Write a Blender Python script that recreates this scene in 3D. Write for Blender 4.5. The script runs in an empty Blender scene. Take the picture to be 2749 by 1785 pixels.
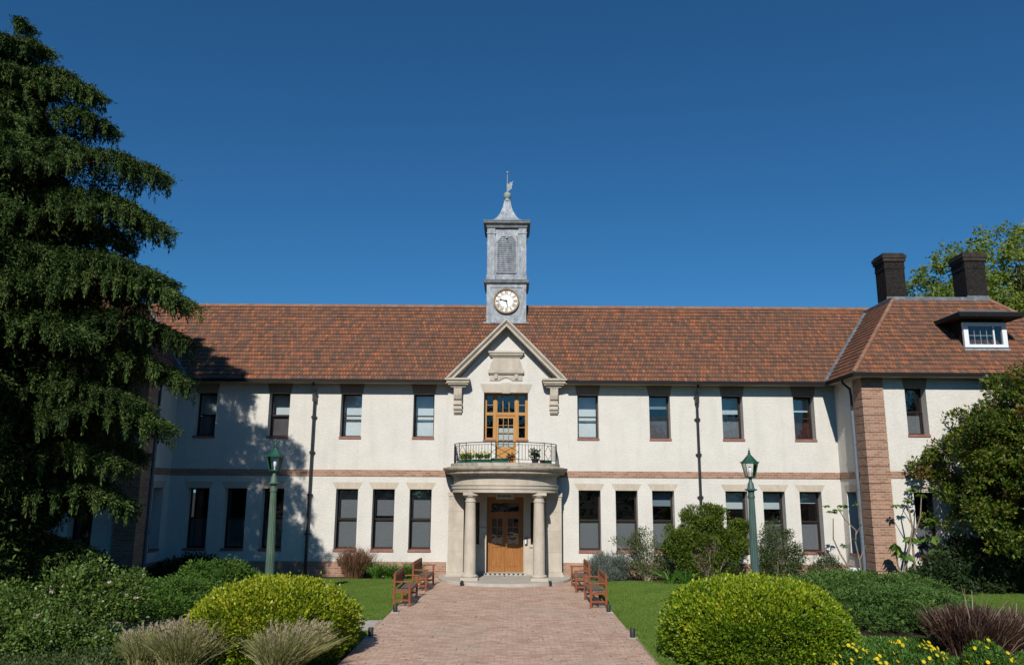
import bpy, math, random
import numpy as np
from mathutils import Vector, Matrix
random.seed(7); RNG=np.random.default_rng(11)
C=bpy.context.scene.collection
R=math.radians
# ------------------------------------------------------------------ materials
def newmat(name):
    m=bpy.data.materials.new(name); m.use_nodes=True
    nt=m.node_tree; nt.nodes.clear()
    return m,nt,nt.nodes,nt.links
def N(nt,t,**kw):
    n=nt.nodes.new('ShaderNode'+t)
    for k,v in kw.items():
        if k in n.inputs.keys() if hasattr(n.inputs,'keys') else False: n.inputs[k].default_value=v
        else: setattr(n,k,v)
    return n
def c4(c): return (c[0],c[1],c[2],1.0)
def out(nt,sh):
    o=nt.nodes.new('ShaderNodeOutputMaterial'); nt.links.new(sh,o.inputs['Surface'])
def pos(nt,scale=(1,1,1)):
    g=nt.nodes.new('ShaderNodeNewGeometry'); m=nt.nodes.new('ShaderNodeMapping')
    m.inputs['Scale'].default_value=scale; nt.links.new(g.outputs['Position'],m.inputs['Vector'])
    return m.outputs['Vector']
def noise(nt,vec,scale,detail=4,rough=.6):
    n=nt.nodes.new('ShaderNodeTexNoise'); n.inputs['Scale'].default_value=scale
    n.inputs['Detail'].default_value=detail; n.inputs['Roughness'].default_value=rough
    nt.links.new(vec,n.inputs['Vector']); return n.outputs['Fac']
def ramp(nt,fac,stops,interp='LINEAR'):
    r=nt.nodes.new('ShaderNodeValToRGB'); r.color_ramp.interpolation=interp
    el=r.color_ramp.elements
    while len(el)<len(stops): el.new(.5)
    for e,(p,c) in zip(el,stops): e.position=p; e.color=c4(c)
    nt.links.new(fac,r.inputs['Fac']); return r.outputs['Color']
def mixc(nt,fac,a,b,mode='MIX'):
    m=nt.nodes.new('ShaderNodeMix'); m.data_type='RGBA'; m.blend_type=mode
    if isinstance(fac,(int,float)): m.inputs[0].default_value=fac
    else: nt.links.new(fac,m.inputs[0])
    for i,x in ((6,a),(7,b)):
        if isinstance(x,tuple): m.inputs[i].default_value=c4(x)
        else: nt.links.new(x,m.inputs[i])
    return m.outputs[2]
def bump(nt,h,strength,dist,prev=None):
    b=nt.nodes.new('ShaderNodeBump'); b.inputs['Strength'].default_value=strength; b.inputs['Distance'].default_value=dist
    nt.links.new(h,b.inputs['Height'])
    if prev is not None: nt.links.new(prev,b.inputs['Normal'])
    return b.outputs['Normal']
def bsdf(nt,col,rough,normal=None,metal=0,spec=.4):
    p=nt.nodes.new('ShaderNodeBsdfPrincipled')
    if isinstance(col,tuple): p.inputs['Base Color'].default_value=c4(col)
    else: nt.links.new(col,p.inputs['Base Color'])
    p.inputs['Roughness'].default_value=rough; p.inputs['Metallic'].default_value=metal
    p.inputs['Specular IOR Level'].default_value=spec
    if normal is not None: nt.links.new(normal,p.inputs['Normal'])
    return p.outputs['BSDF']
def sc(c,k): return tuple(min(1,x*k) for x in c)
def simple(name,col,rough=.6,var=.18,scale=6,bs=0,bscale=60,metal=0,spec=.4,stain=None,stain_amt=.5,sscale=(.8,.8,.25)):
    m,nt,_,L=newmat(name); v=pos(nt)
    c=ramp(nt,noise(nt,v,scale,5),[(.3,sc(col,1-var)),(.7,sc(col,1+var))])
    if stain:
        f=ramp(nt,noise(nt,pos(nt,sscale),3.,6,.65),[(.48,(0,0,0)),(.7,(stain_amt,)*3)])
        c=mixc(nt,f,c,stain)
    nrm=bump(nt,noise(nt,v,bscale,3),bs,.02) if bs else None
    out(nt,bsdf(nt,c,rough,nrm,metal,spec)); return m
def brickmat(name,c1,c2,c3,mortar,bw=.23,bh=.086,ms=.008,horizontal=False,vertical=False,bs=.5):
    m,nt,_,L=newmat(name)
    g=nt.nodes.new('ShaderNodeNewGeometry'); s=nt.nodes.new('ShaderNodeSeparateXYZ'); L.new(g.outputs['Position'],s.inputs[0])
    cb=nt.nodes.new('ShaderNodeCombineXYZ')
    if horizontal: L.new(s.outputs[0],cb.inputs[0]); L.new(s.outputs[1],cb.inputs[1])
    else:
        a=nt.nodes.new('ShaderNodeMath'); a.operation='ADD'; L.new(s.outputs[0],a.inputs[0]); L.new(s.outputs[1],a.inputs[1])
        L.new(a.outputs[0],cb.inputs[1 if vertical else 0]); L.new(s.outputs[2],cb.inputs[0 if vertical else 1])
    vec=cb.outputs[0]
    if horizontal:   # hand laid courses wander a little
        nz=nt.nodes.new('ShaderNodeTexNoise'); nz.inputs['Scale'].default_value=2.6; nz.inputs['Detail'].default_value=3; L.new(vec,nz.inputs['Vector'])
        ad=nt.nodes.new('ShaderNodeVectorMath'); ad.operation='MULTIPLY_ADD'
        L.new(nz.outputs['Color'],ad.inputs[0]); ad.inputs[1].default_value=(.16,.26,0); L.new(vec,ad.inputs[2]); vec=ad.outputs[0]
    b=nt.nodes.new('ShaderNodeTexBrick'); L.new(vec,b.inputs['Vector'])
    b.inputs['Color1'].default_value=(0,0,0,1); b.inputs['Color2'].default_value=(1,1,1,1); b.inputs['Mortar'].default_value=(.5,.5,.5,1)
    b.inputs['Scale'].default_value=1; b.inputs['Mortar Size'].default_value=ms; b.inputs['Mortar Smooth'].default_value=.2
    b.inputs['Brick Width'].default_value=bw; b.inputs['Row Height'].default_value=bh
    c=ramp(nt,b.outputs['Color'],[(0,c1),(.5,c2),(1,c3)])
    c=mixc(nt,.35,c,ramp(nt,noise(nt,pos(nt),1.3,6),[(.3,sc(c2,.65)),(.7,sc(c2,1.35))]))
    c=mixc(nt,b.outputs['Fac'],c,mortar)
    if horizontal:
        c=mixc(nt,ramp(nt,noise(nt,pos(nt,(5.5,13,1)),1.,3,.6),[(.56,(0,0,0)),(.74,(.6,)*3)]),c,(.24,.165,.115))
        c=mixc(nt,ramp(nt,noise(nt,pos(nt),.5,5,.6),[(.5,(0,0,0)),(.72,(.45,)*3)]),c,(.47,.40,.30))
    inv=nt.nodes.new('ShaderNodeMath'); inv.operation='SUBTRACT'; inv.inputs[0].default_value=1; L.new(b.outputs['Fac'],inv.inputs[1])
    n1=bump(nt,inv.outputs[0],bs,.012); n1=bump(nt,noise(nt,pos(nt),70,3),.3,.006,n1)
    out(nt,bsdf(nt,c,.85,n1,0,.2)); return m
GAUGE=.25
def roofmat(name,stops,dark,dark_amt):
    m,nt,_,L=newmat(name)
    uv=nt.nodes.new('ShaderNodeUVMap'); uv.uv_map='UVMap'
    b=nt.nodes.new('ShaderNodeTexBrick'); L.new(uv.outputs[0],b.inputs['Vector'])
    b.inputs['Color1'].default_value=(0,0,0,1); b.inputs['Color2'].default_value=(1,1,1,1); b.inputs['Mortar'].default_value=(.5,.5,.5,1)
    b.inputs['Scale'].default_value=1; b.inputs['Mortar Size'].default_value=.009; b.inputs['Mortar Smooth'].default_value=.3
    b.inputs['Brick Width'].default_value=.12; b.inputs['Row Height'].default_value=GAUGE
    c=ramp(nt,b.outputs['Color'],stops); c=mixc(nt,.22,c,stops[3][1])
    n1=ramp(nt,noise(nt,uv.outputs[0],.55,7,.7),[(.42,(0,0,0)),(.68,(dark_amt,)*3)])
    c=mixc(nt,n1,c,dark)
    n2=ramp(nt,noise(nt,uv.outputs[0],2.2,5,.7),[(.6,(0,0,0)),(.78,(.55,)*3)])
    c=mixc(nt,n2,c,(.16,.11,.075))
    c=mixc(nt,ramp(nt,noise(nt,uv.outputs[0],17,4,.75),[(.4,(0,0,0)),(.7,(.55,)*3)]),c,sc(dark,.75)); c=mixc(nt,ramp(nt,noise(nt,uv.outputs[0],4.5,4,.7),[(.55,(0,0,0)),(.75,(.5,)*3)]),c,(.17,.13,.085))
    n3=ramp(nt,noise(nt,uv.outputs[0],7,2),[(.76,(0,0,0)),(.79,(.6,)*3)])
    c=mixc(nt,n3,c,(.40,.36,.31))
    c=mixc(nt,b.outputs['Fac'],c,(.035,.02,.015))
    inv=nt.nodes.new('ShaderNodeMath'); inv.operation='SUBTRACT'; inv.inputs[0].default_value=1; L.new(b.outputs['Fac'],inv.inputs[1])
    nn=bump(nt,inv.outputs[0],.6,.015); nn=bump(nt,b.outputs['Color'],.25,.02,nn); nn=bump(nt,noise(nt,uv.outputs[0],40,3),.25,.01,nn)
    out(nt,bsdf(nt,c,.8,nn,0,.25)); return m
def leafmat(name,stops,rough=.5,trans=.3,spec=.35):
    m,nt,_,L=newmat(name)
    a=nt.nodes.new('ShaderNodeAttribute'); a.attribute_name='rnd'
    c=ramp(nt,a.outputs['Fac'],stops)
    p=bsdf(nt,c,rough,None,0,spec)
    t=nt.nodes.new('ShaderNodeBsdfTranslucent'); L.new(mixc(nt,1.,c,(1.0,1.0,.55),'MULTIPLY'),t.inputs['Color'])
    mx=nt.nodes.new('ShaderNodeMixShader'); mx.inputs[0].default_value=trans; L.new(p,mx.inputs[1]); L.new(t.outputs[0],mx.inputs[2])
    out(nt,mx.outputs[0]); return m
def glassmat(name,tint=(.85,.9,.92),boost=.04,wob=.02):
    m,nt,_,L=newmat(name)
    t=nt.nodes.new('ShaderNodeBsdfTransparent'); t.inputs[0].default_value=c4(tint)
    g=nt.nodes.new('ShaderNodeBsdfGlossy'); g.inputs['Roughness'].default_value=.02
    if wob: L.new(bump(nt,noise(nt,pos(nt),1.8,2),.25,wob),g.inputs['Normal'])
    f=nt.nodes.new('ShaderNodeFresnel'); f.inputs['IOR'].default_value=1.55
    ad=nt.nodes.new('ShaderNodeMath'); ad.operation='ADD'; ad.inputs[1].default_value=boost; L.new(f.outputs[0],ad.inputs[0])
    mx=nt.nodes.new('ShaderNodeMixShader'); L.new(ad.outputs[0],mx.inputs[0]); L.new(t.outputs[0],mx.inputs[1]); L.new(g.outputs[0],mx.inputs[2])
    out(nt,mx.outputs[0]); return m
def woodmat(name,c1,c2,rough=.5,scale=(14,14,1.2),spec=.3):
    m,nt,_,L=newmat(name)
    f=noise(nt,pos(nt,scale),2.5,6,.6)
    c=ramp(nt,f,[(.3,c1),(.7,c2)])
    out(nt,bsdf(nt,c,rough,bump(nt,f,.2,.004),0,spec)); return m
def stuccomat():
    m,nt,_,L=newmat('cream roughcast render'); v=pos(nt)
    base=(.715,.68,.615)
    c=ramp(nt,noise(nt,v,1.1,6,.65),[(.3,sc(base,.93)),(.7,sc(base,1.05))])
    f=ramp(nt,noise(nt,pos(nt,(1.5,1.5,.22)),1.6,6,.6),[(.5,(0,0,0)),(.78,(.42,)*3)])
    c=mixc(nt,f,c,(.49,.475,.44))
    c=mixc(nt,ramp(nt,noise(nt,v,17,3,.7),[(.4,(0,0,0)),(.75,(.35,)*3)]),c,(.52,.49,.44))
    n1=bump(nt,noise(nt,v,17,4,.75),.7,.04); n1=bump(nt,noise(nt,v,2.2,3),.25,.05,n1)
    out(nt,bsdf(nt,c,.92,n1,0,.1)); return m
M=dict(
 stucco=stuccomat(),
 brick=brickmat('soft red brick',(.25,.125,.08),(.355,.195,.13),(.45,.275,.19),(.44,.36,.29)),
 brick_dark=brickmat('dark brown soldier brick',(.25,.18,.135),(.29,.205,.155),(.33,.235,.18),(.32,.26,.21),bw=.23,bh=.086,vertical=True),
 cream_brick=brickmat('cream soldier brick',(.50,.42,.33),(.55,.47,.37),(.60,.52,.42),(.50,.43,.34),bw=.23,bh=.075,vertical=True,bs=.3),
 paving=brickmat('salmon brick paving',(.43,.265,.19),(.585,.39,.29),(.69,.50,.39),(.36,.25,.18),bw=.23,bh=.115,ms=.007,horizontal=True,bs=.6),
 stone=simple('buff limestone',(.52,.455,.37),.85,.12,2.5,.25,40,spec=.15,stain=(.33,.285,.23),stain_amt=.5),
 stone_dirty=simple('weathered limestone',(.44,.385,.31),.9,.16,4,.3,45,spec=.12,stain=(.17,.14,.11),stain_amt=.9,sscale=(1.5,1.5,1.5)),
 lead=simple('weathered lead sheet',(.25,.275,.305),.55,.38,3.2,.12,18,metal=.0,spec=.4,stain=(.52,.54,.55),stain_amt=.85,sscale=(2.6,2.6,.8)),
 copper=simple('grey green patinated metal',(.27,.31,.28),.6,.25,6),
 lead_dark=simple('dark lead moulding',(.13,.14,.15),.55,.25,3,.1,30,stain=(.3,.32,.33),stain_amt=.5,sscale=(2,2,2)),
 tiles=roofmat('terracotta shingle tiles',[(0,(.08,.056,.045)),(.18,(.125,.073,.05)),(.38,(.205,.096,.057)),(.62,(.27,.112,.058)),(.85,(.34,.122,.056)),(1,(.50,.16,.06))],(.125,.08,.06),.55),
 ridge=simple('terracotta ridge tile',(.25,.12,.072),.85,.25,5,.2,40,stain=(.32,.25,.19),stain_amt=.5),
 black=simple('black painted iron',(.009,.009,.010),.6,.2,5,spec=.2),
 pipe=simple('grey black painted downpipe',(.022,.024,.028),.4,.25,4,spec=.5),
 pipe_grey=simple('blue grey painted pipe',(.14,.165,.20),.45,.15,4),
 frame=simple('dark brown window frame',(.028,.016,.012),.45,.25,6,spec=.4),
 sill=simple('red brown sill',(.28,.125,.095),.6,.2,8),
 glass=glassmat('window glass',boost=.075),
 glass_lamp=glassmat('lamp glass',(.95,.96,.95),.0,0),
 blind_white=simple('white roller blind',(.78,.80,.80),.9,.03,3,spec=.05),
 blind_cool=simple('pale grey green blind',(.60,.66,.65),.9,.04,3,spec=.05),
 blind_painted_sky=simple('blind with painted sky tint',(.22,.27,.31),.9,.06,3,spec=.05),  # blue of the sky in the panes painted into the blind colour
 screen=simple('grey mesh screen',(.20,.20,.21),.9,.1,25,spec=.1),
 screen_brown=simple('mauve grey mesh screen',(.135,.115,.12),.9,.15,2.5,spec=.1),
 curtain_red=simple('dark red curtain',(.07,.022,.018),.9,.5,4,spec=.05),
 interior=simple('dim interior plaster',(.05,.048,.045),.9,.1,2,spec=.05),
 soffit=simple('cream painted soffit boards',(.42,.36,.27),.7,.12,4),
 oak=woodmat('varnished golden oak',(.25,.095,.026),(.40,.175,.052),.4),
 oak_pale=woodmat('pale honey timber joinery',(.38,.18,.05),(.54,.285,.09),.45),
 bench=woodmat('red brown bench timber',(.17,.048,.018),(.30,.095,.035),.5),
 bench_grey=woodmat('weathered grey brown bench slats',(.13,.095,.075),(.23,.17,.135),.7),
 lamp_green=simple('faded green paint on cast iron',(.075,.125,.085),.55,.2,3,.1,25,spec=.4,stain=(.15,.20,.15),stain_amt=.5),
 lamp_blue=simple('green grey paint on cast iron',(.055,.10,.085),.5,.2,3,.1,25,spec=.4,stain=(.10,.155,.13),stain_amt=.5),
 lantern=simple('deep green lantern paint',(.018,.085,.055),.4,.25,5,spec=.5),
 bulb=simple('white lamp bulb',(.85,.86,.86),.3,.02,3,spec=.5),
 soot=simple('sooty black chimney brick',(.021,.019,.018),.9,.35,5,.5,30,spec=.1,stain=(.075,.06,.048),stain_amt=.5,sscale=(4,4,4)),
 soot_cap=simple('sooty chimney cap',(.05,.041,.034),.9,.35,5,.4,30,spec=.1),
 white=simple('white painted wood',(.78,.79,.80),.5,.04,4),
 bar_grey=simple('grey painted glazing bar',(.35,.37,.38),.5,.05,4),
 clockface=simple('white enamel clock dial',(.85,.84,.80),.5,.03,4),
 gilt=simple('tarnished gilt',(.23,.145,.06),.5,.3,20),
 dark_metal=simple('dark grey metal',(.03,.031,.034),.5,.15,6),
 brass=simple('brass',(.55,.38,.12),.3,.1,6,metal=.8),
 trough=simple('green plastic trough',(.02,.11,.075),.45,.15,5),
 pot=simple('terracotta pot',(.32,.12,.06),.8,.2,6),
 pot_dark=simple('dark grey pot',(.035,.037,.042),.6,.2,6),
 sign=simple('grey white sign board',(.50,.50,.48),.5,.05,4),
 bark=simple('grey brown bark',(.13,.095,.07),.95,.35,7,.8,20,spec=.05),
 stem_pale=simple('pale tan stems',(.27,.215,.16),.9,.25,7,.4,20,spec=.05),
 stem_dark=simple('dark twigs',(.06,.045,.035),.9,.25,7),
 concrete=simple('pale concrete slab',(.46,.42,.36),.9,.12,3,.3,40,spec=.1),
 kerb=simple('worn brick edging',(.45,.33,.26),.9,.25,4,.4,30,spec=.1),
 soil=simple('dark garden soil',(.055,.042,.03),.95,.35,3,.8,14,spec=.05),
 turf=simple('mown turf base',(.14,.22,.045),.95,.35,1.6,.6,90,spec=.05),
 tessera=simple('black threshold tile',(.03,.028,.026),.6,.1,5),
 metal_white=simple('pale painted meter housing',(.62,.66,.70),.45,.1,4),
 # foliage (real leaf colours, varied leaf by leaf)
 cedar=leafmat('cedar needles',[(0,(.014,.030,.009)),(.5,(.044,.076,.019)),(1,(.125,.175,.045))],.7,.04,.10),
 magnolia=leafmat('glossy evergreen leaves',[(0,(.020,.044,.006)),(.4,(.07,.115,.012)),(.76,(.18,.21,.02)),(.80,(.14,.11,.025)),(1,(.17,.09,.03))],.45,.18,.3),
 plane=leafmat('fresh plane leaves',[(0,(.11,.165,.03)),(.5,(.21,.28,.045)),(1,(.33,.37,.08))],.5,.45,.25),
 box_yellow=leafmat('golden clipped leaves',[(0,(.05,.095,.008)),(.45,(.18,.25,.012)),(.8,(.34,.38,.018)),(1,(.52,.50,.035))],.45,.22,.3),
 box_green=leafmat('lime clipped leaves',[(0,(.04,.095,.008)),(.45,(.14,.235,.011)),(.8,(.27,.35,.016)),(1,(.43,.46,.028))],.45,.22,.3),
 rose=leafmat('rose leaves',[(0,(.04,.085,.016)),(.6,(.115,.19,.034)),(1,(.25,.31,.075))],.4,.3,.4),
 juniper=leafmat('juniper needles',[(0,(.03,.075,.014)),(.5,(.075,.155,.025)),(1,(.16,.26,.045))],.6,.15,.15),
 juniper_blue=leafmat('blue green juniper needles',[(0,(.03,.075,.018)),(.5,(.08,.155,.035)),(1,(.16,.26,.06))],.6,.15,.15),
 lavender=leafmat('lavender leaves',[(0,(.10,.13,.10)),(.6,(.17,.205,.17)),(1,(.25,.27,.27))],.7,.2,.2),
 sprawl=leafmat('grey green shrub leaves',[(0,(.05,.075,.022)),(.6,(.11,.145,.045)),(1,(.22,.25,.10))],.6,.3,.2),
 cypress=leafmat('bright cypress foliage',[(0,(.04,.075,.010)),(.5,(.095,.15,.015)),(1,(.19,.235,.03))],.55,.3,.25),
 dead=leafmat('dry inner foliage',[(0,(.11,.085,.05)),(.6,(.20,.16,.10)),(1,(.28,.23,.15))],.8,.2,.1),
 hebe=leafmat('olive shrub leaves',[(0,(.035,.06,.018)),(.6,(.075,.115,.03)),(1,(.15,.19,.065))],.5,.3,.3),
 strap=leafmat('strap leaves',[(0,(.045,.13,.018)),(.6,(.09,.22,.03)),(1,(.20,.34,.05))],.45,.4,.3),
 redleaf=leafmat('bronze red leaves',[(0,(.10,.05,.03)),(.6,(.24,.12,.07)),(1,(.40,.26,.16))],.6,.25,.2),
 fountain=leafmat('tawny grass blades',[(0,(.13,.17,.035)),(.5,(.34,.33,.125)),(1,(.60,.53,.32))],.6,.35,.2),
 plume=leafmat('tawny seed plumes',[(0,(.42,.34,.23)),(.6,(.60,.51,.36)),(1,(.72,.64,.48))],.7,.4,.15),
 purple=leafmat('purple brown grass blades',[(0,(.025,.012,.010)),(.55,(.075,.036,.028)),(.85,(.17,.10,.07)),(1,(.40,.32,.22))],.5,.2,.3),
 daisyleaf=leafmat('ferny green leaves',[(0,(.045,.11,.018)),(.6,(.10,.215,.034)),(1,(.19,.32,.065))],.5,.3,.3),
 petal=leafmat('yellow petals',[(0,(.75,.52,.02)),(1,(.85,.70,.04))],.6,.3,.2),
 petal_white=leafmat('pale petals',[(0,(.55,.36,.34)),(1,(.68,.55,.50))],.6,.3,.2),
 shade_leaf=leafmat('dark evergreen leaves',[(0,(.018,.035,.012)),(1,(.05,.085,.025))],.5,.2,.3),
 bigleaf=leafmat('large lobed leaves',[(0,(.05,.12,.018)),(.6,(.13,.24,.04)),(1,(.26,.38,.09))],.5,.4,.25),
 grass=leafmat('lawn blades',[(0,(.12,.20,.035)),(.5,(.18,.285,.055)),(1,(.28,.37,.09))],.6,.4,.15),
)
# ------------------------------------------------------------------ mesh helpers
def link(name,me,m,parent=None):
    o=bpy.data.objects.new(name,me); C.objects.link(o)
    if m is not None: me.materials.append(M[m] if isinstance(m,str) else m)
    if parent is not None: o.parent=parent
    return o
def tag(o,label=None,cat=None,group=None,kind=None):
    if label: o['label']=label
    if cat: o['category']=cat
    if group: o['group']=group
    if kind: o['kind']=kind
    return o
def empty(name,loc=(0,0,0)):
    o=bpy.data.objects.new(name,None); C.objects.link(o); o.location=loc; o.empty_display_size=.3
    return o
ID=lambda s,d,z:(s,d,z)
class MB:
    def __init__(s): s.v=[];s.f=[];s.uv=None
    def add(s,vs,fs):
        k=len(s.v); s.v+= [tuple(p) for p in vs]; s.f+=[tuple(i+k for i in f) for f in fs]; return s
    def box(s,x0,x1,y0,y1,z0,z1,mp=ID):
        p=[mp(x,y,z) for z in (z0,z1) for y in (y0,y1) for x in (x0,x1)]
        return s.add(p,[(0,2,3,1),(4,5,7,6),(0,1,5,4),(2,6,7,3),(0,4,6,2),(1,3,7,5)])
    def prism(s,poly,d0,d1,mp=ID):      # poly in (s,z), extruded along d
        n=len(poly)
        p=[mp(a,d0,b) for a,b in poly]+[mp(a,d1,b) for a,b in poly]
        return s.add(p,[tuple(range(n-1,-1,-1)),tuple(range(n,2*n))]+[(i,(i+1)%n,(i+1)%n+n,i+n) for i in range(n)])
    def tube(s,pts,r,n=6,cap=True):
        pts=[Vector(p) for p in pts]; rs=r if isinstance(r,(list,tuple)) else [r]*len(pts)
        vs=[];fs=[]
        for i,p in enumerate(pts):
            t=(pts[min(i+1,len(pts)-1)]-pts[max(i-1,0)]).normalized()
            a=t.cross(Vector((0,0,1)) if abs(t.z)<.95 else Vector((1,0,0))).normalized(); b=t.cross(a)
            for k in range(n):
                an=2*math.pi*k/n; vs.append(p+(a*math.cos(an)+b*math.sin(an))*rs[i])
        for i in range(len(pts)-1):
            for k in range(n):
                fs.append((i*n+k,i*n+(k+1)%n,(i+1)*n+(k+1)%n,(i+1)*n+k))
        if cap: fs.append(tuple(range(n-1,-1,-1))); fs.append(tuple((len(pts)-1)*n+k for k in range(n)))
        return s.add(vs,fs)
    def lathe(s,prof,c=(0,0),n=24,rot=0,flute=0):
        vs=[];fs=[]
        for r,z in prof:
            for k in range(n):
                a=2*math.pi*k/n+rot; q=r*(1-flute*(k%2)) if flute else r
                vs.append((c[0]+q*math.cos(a),c[1]+q*math.sin(a),z))
        for i in range(len(prof)-1):
            for k in range(n): fs.append((i*n+k,i*n+(k+1)%n,(i+1)*n+(k+1)%n,(i+1)*n+k))
        fs.append(tuple(range(n-1,-1,-1))); fs.append(tuple((len(prof)-1)*n+k for k in range(n)))
        return s.add(vs,fs)
    def sqlathe(s,prof,c):              # square plan profile (half width, z)
        vs=[];fs=[]
        for h,z in prof: vs+=[(c[0]-h,c[1]-h,z),(c[0]+h,c[1]-h,z),(c[0]+h,c[1]+h,z),(c[0]-h,c[1]+h,z)]
        for i in range(len(prof)-1):
            for k in range(4): fs.append((i*4+k,i*4+(k+1)%4,(i+1)*4+(k+1)%4,(i+1)*4+k))
        fs.append((3,2,1,0)); fs.append(tuple((len(prof)-1)*4+k for k in range(4)))
        return s.add(vs,fs)
    def build(s,name,m,parent=None,smooth=None,bevel=0):
        me=bpy.data.meshes.new(name); me.from_pydata(s.v,[],s.f)
        if s.uv is not None:
            l=me.uv_layers.new(name='UVMap'); l.data.foreach_set('uv',[c for q in s.uv for c in q])
        me.validate() if False else None
        o=link(name,me,m,parent)
        import bmesh
        if s.uv is None:
            bm=bmesh.new(); bm.from_mesh(me); bmesh.ops.recalc_face_normals(bm,faces=bm.faces); bm.to_mesh(me); bm.free()
        if smooth is not None:
            me.polygons.foreach_set('use_smooth',[True]*len(me.polygons)); me.set_sharp_from_angle(angle=R(smooth))
        if bevel:
            b=o.modifiers.new('Bevel','BEVEL'); b.width=bevel; b.segments=2; b.limit_method='ANGLE'; b.angle_limit=R(40)
        return o
# ------------------------------------------------------------------ foliage helpers
def nrm(a): return a/np.maximum(np.linalg.norm(a,axis=1,keepdims=True),1e-9)
def rand_dirs(n): return nrm(RNG.normal(size=(n,3)))
def quads(name,Q,m,parent=None,rnd=None):
    """Q: n x 4 x 3 corner array -> one mesh of separate leaves"""
    n=len(Q); me=bpy.data.meshes.new(name)
    me.vertices.add(4*n); me.vertices.foreach_set('co',np.ascontiguousarray(Q,dtype=np.float32).ravel())
    me.loops.add(4*n); me.loops.foreach_set('vertex_index',np.arange(4*n,dtype=np.int32))
    me.polygons.add(n); me.polygons.foreach_set('loop_start',np.arange(0,4*n,4,dtype=np.int32))
    a=me.attributes.new('rnd','FLOAT','FACE')
    if rnd is None: rnd=RNG.random(n)
    a.data.foreach_set('value',np.clip(rnd,0,1).astype(np.float32))
    me.update(calc_edges=True)
    return link(name,me,m,parent)
def leafQ(P,A,Ln,W,curl=.0,wide=.45):
    """diamond leaves at P along axis A"""
    n=len(P); A=nrm(A); r=rand_dirs(n); S=nrm(np.cross(A,r)); U=np.cross(S,A)
    Ln=np.broadcast_to(np.asarray(Ln,float),(n,))[:,None]; W=np.broadcast_to(np.asarray(W,float),(n,))[:,None]
    mid=P+A*Ln*wide+U*Ln*.10
    return np.stack([P,mid+S*W*.5,P+A*Ln-U*Ln*curl,mid-S*W*.5],1)
def blades(name,P,T,m,parent=None,seg=4,w=.012,rnd=None,base_w=1.):
    """grass blades: P roots, T list of (n,3) points along each blade"""
    n=len(P); pts=[P]+T; qs=[];rr=[]
    side=nrm(np.cross(T[-1]-P,rand_dirs(n)))
    if rnd is None: rnd=RNG.random(n)
    for i in range(len(pts)-1):
        w0=w*(1-i/len(pts))*(base_w if i==0 else 1); w1=w*(1-(i+1)/len(pts))+.001
        qs.append(np.stack([pts[i]-side*w0,pts[i]+side*w0,pts[i+1]+side*w1,pts[i+1]-side*w1],1)); rr.append(rnd)
    return quads(name,np.concatenate(qs),m,parent,np.concatenate(rr))
def arcblades(c,n,rad,h,lean,wind=(0,0),spread=1.,droop=.35,hv=.25):
    a=RNG.random(n)*2*math.pi; rr=np.sqrt(RNG.random(n))*rad
    P=np.stack([c[0]+rr*np.cos(a),c[1]+rr*np.sin(a),np.full(n,c[2])],1)
    a2=a+RNG.normal(size=n)*.5; L=h*(1-hv+2*hv*RNG.random(n)); k=(lean*(.25+.9*rr/rad)*(.6+.8*RNG.random(n)))*spread
    D=np.stack([np.cos(a2)*k+wind[0],np.sin(a2)*k+wind[1]],1)
    T=[]
    for s in (.3,.6,.85,1.):
        xy=D*L[:,None]*(s**1.5); z=L*(s-droop*k*s*s)
        T.append(P+np.concatenate([xy,z[:,None]],1))
    return P,T
def clumps(centers,radii,per,lsize,lw,outward=.7,up=.3,flat=1.,tone=None,shell=.5):
    """leaf clumps: each centre gets leaves on a shell around it. returns Q,rnd"""
    k=len(centers); idx=np.repeat(np.arange(k),per); n=len(idx)
    d=rand_dirs(n); d[:,2]*=flat
    r=radii[idx]*(shell+(1-shell)*RNG.random(n))
    P=centers[idx]+d*r[:,None]
    A=d*outward+np.array([0,0,up])+RNG.normal(size=(n,3))*.45
    L=lsize*(.65+.7*RNG.random(n))
    rn=RNG.random(n)*.7+ (tone[idx] if tone is not None else .15)
    return leafQ(P,A,L,L*lw),rn
def ell_points(n,c,r,lo=.0,zmin=-1.):
    out_=[]
    while len(out_)<n:
        d=rand_dirs(n*2); q=d*((lo**3+(1-lo**3)*RNG.random(n*2))**(1/3))[:,None]
        q=q[q[:,2]>zmin]; out_+=list(q)
    q=np.array(out_[:n]); return np.array(c)+q*np.array(r)
# ------------------------------------------------------------------ world, sun, camera
sun_to=Vector((-.15,-1.0,.70)).normalized()
sc_=bpy.context.scene
w=bpy.data.worlds.new('World'); sc_.world=w; w.use_nodes=True
nt=w.node_tree; nt.nodes.clear()
sky=nt.nodes.new('ShaderNodeTexSky'); sky.sky_type='NISHITA'; sky.sun_disc=False
sky.sun_elevation=math.asin(sun_to.z); sky.sun_rotation=math.atan2(sun_to.x,sun_to.y)
sky.altitude=0; sky.air_density=1.0; sky.dust_density=.15; sky.ozone_density=3.5
bg=nt.nodes.new('ShaderNodeBackground'); bg.inputs['Strength'].default_value=.077
wo=nt.nodes.new('ShaderNodeOutputWorld'); nt.links.new(mixc(nt,1.,sky.outputs[0],(.28,.72,1.0),'MULTIPLY'),bg.inputs[0]); nt.links.new(bg.outputs[0],wo.inputs[0])
sl=bpy.data.lights.new('Sun','SUN'); sl.energy=4.4; sl.angle=R(.53); sl.color=(1,.955,.88)
so=bpy.data.objects.new('Sun',sl); C.objects.link(so); so.rotation_euler=(-sun_to).to_track_quat('-Z','Y').to_euler(); so.location=(-8,-40,30)
cam=bpy.data.cameras.new('Camera'); co=bpy.data.objects.new('Camera',cam); C.objects.link(co)
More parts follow.
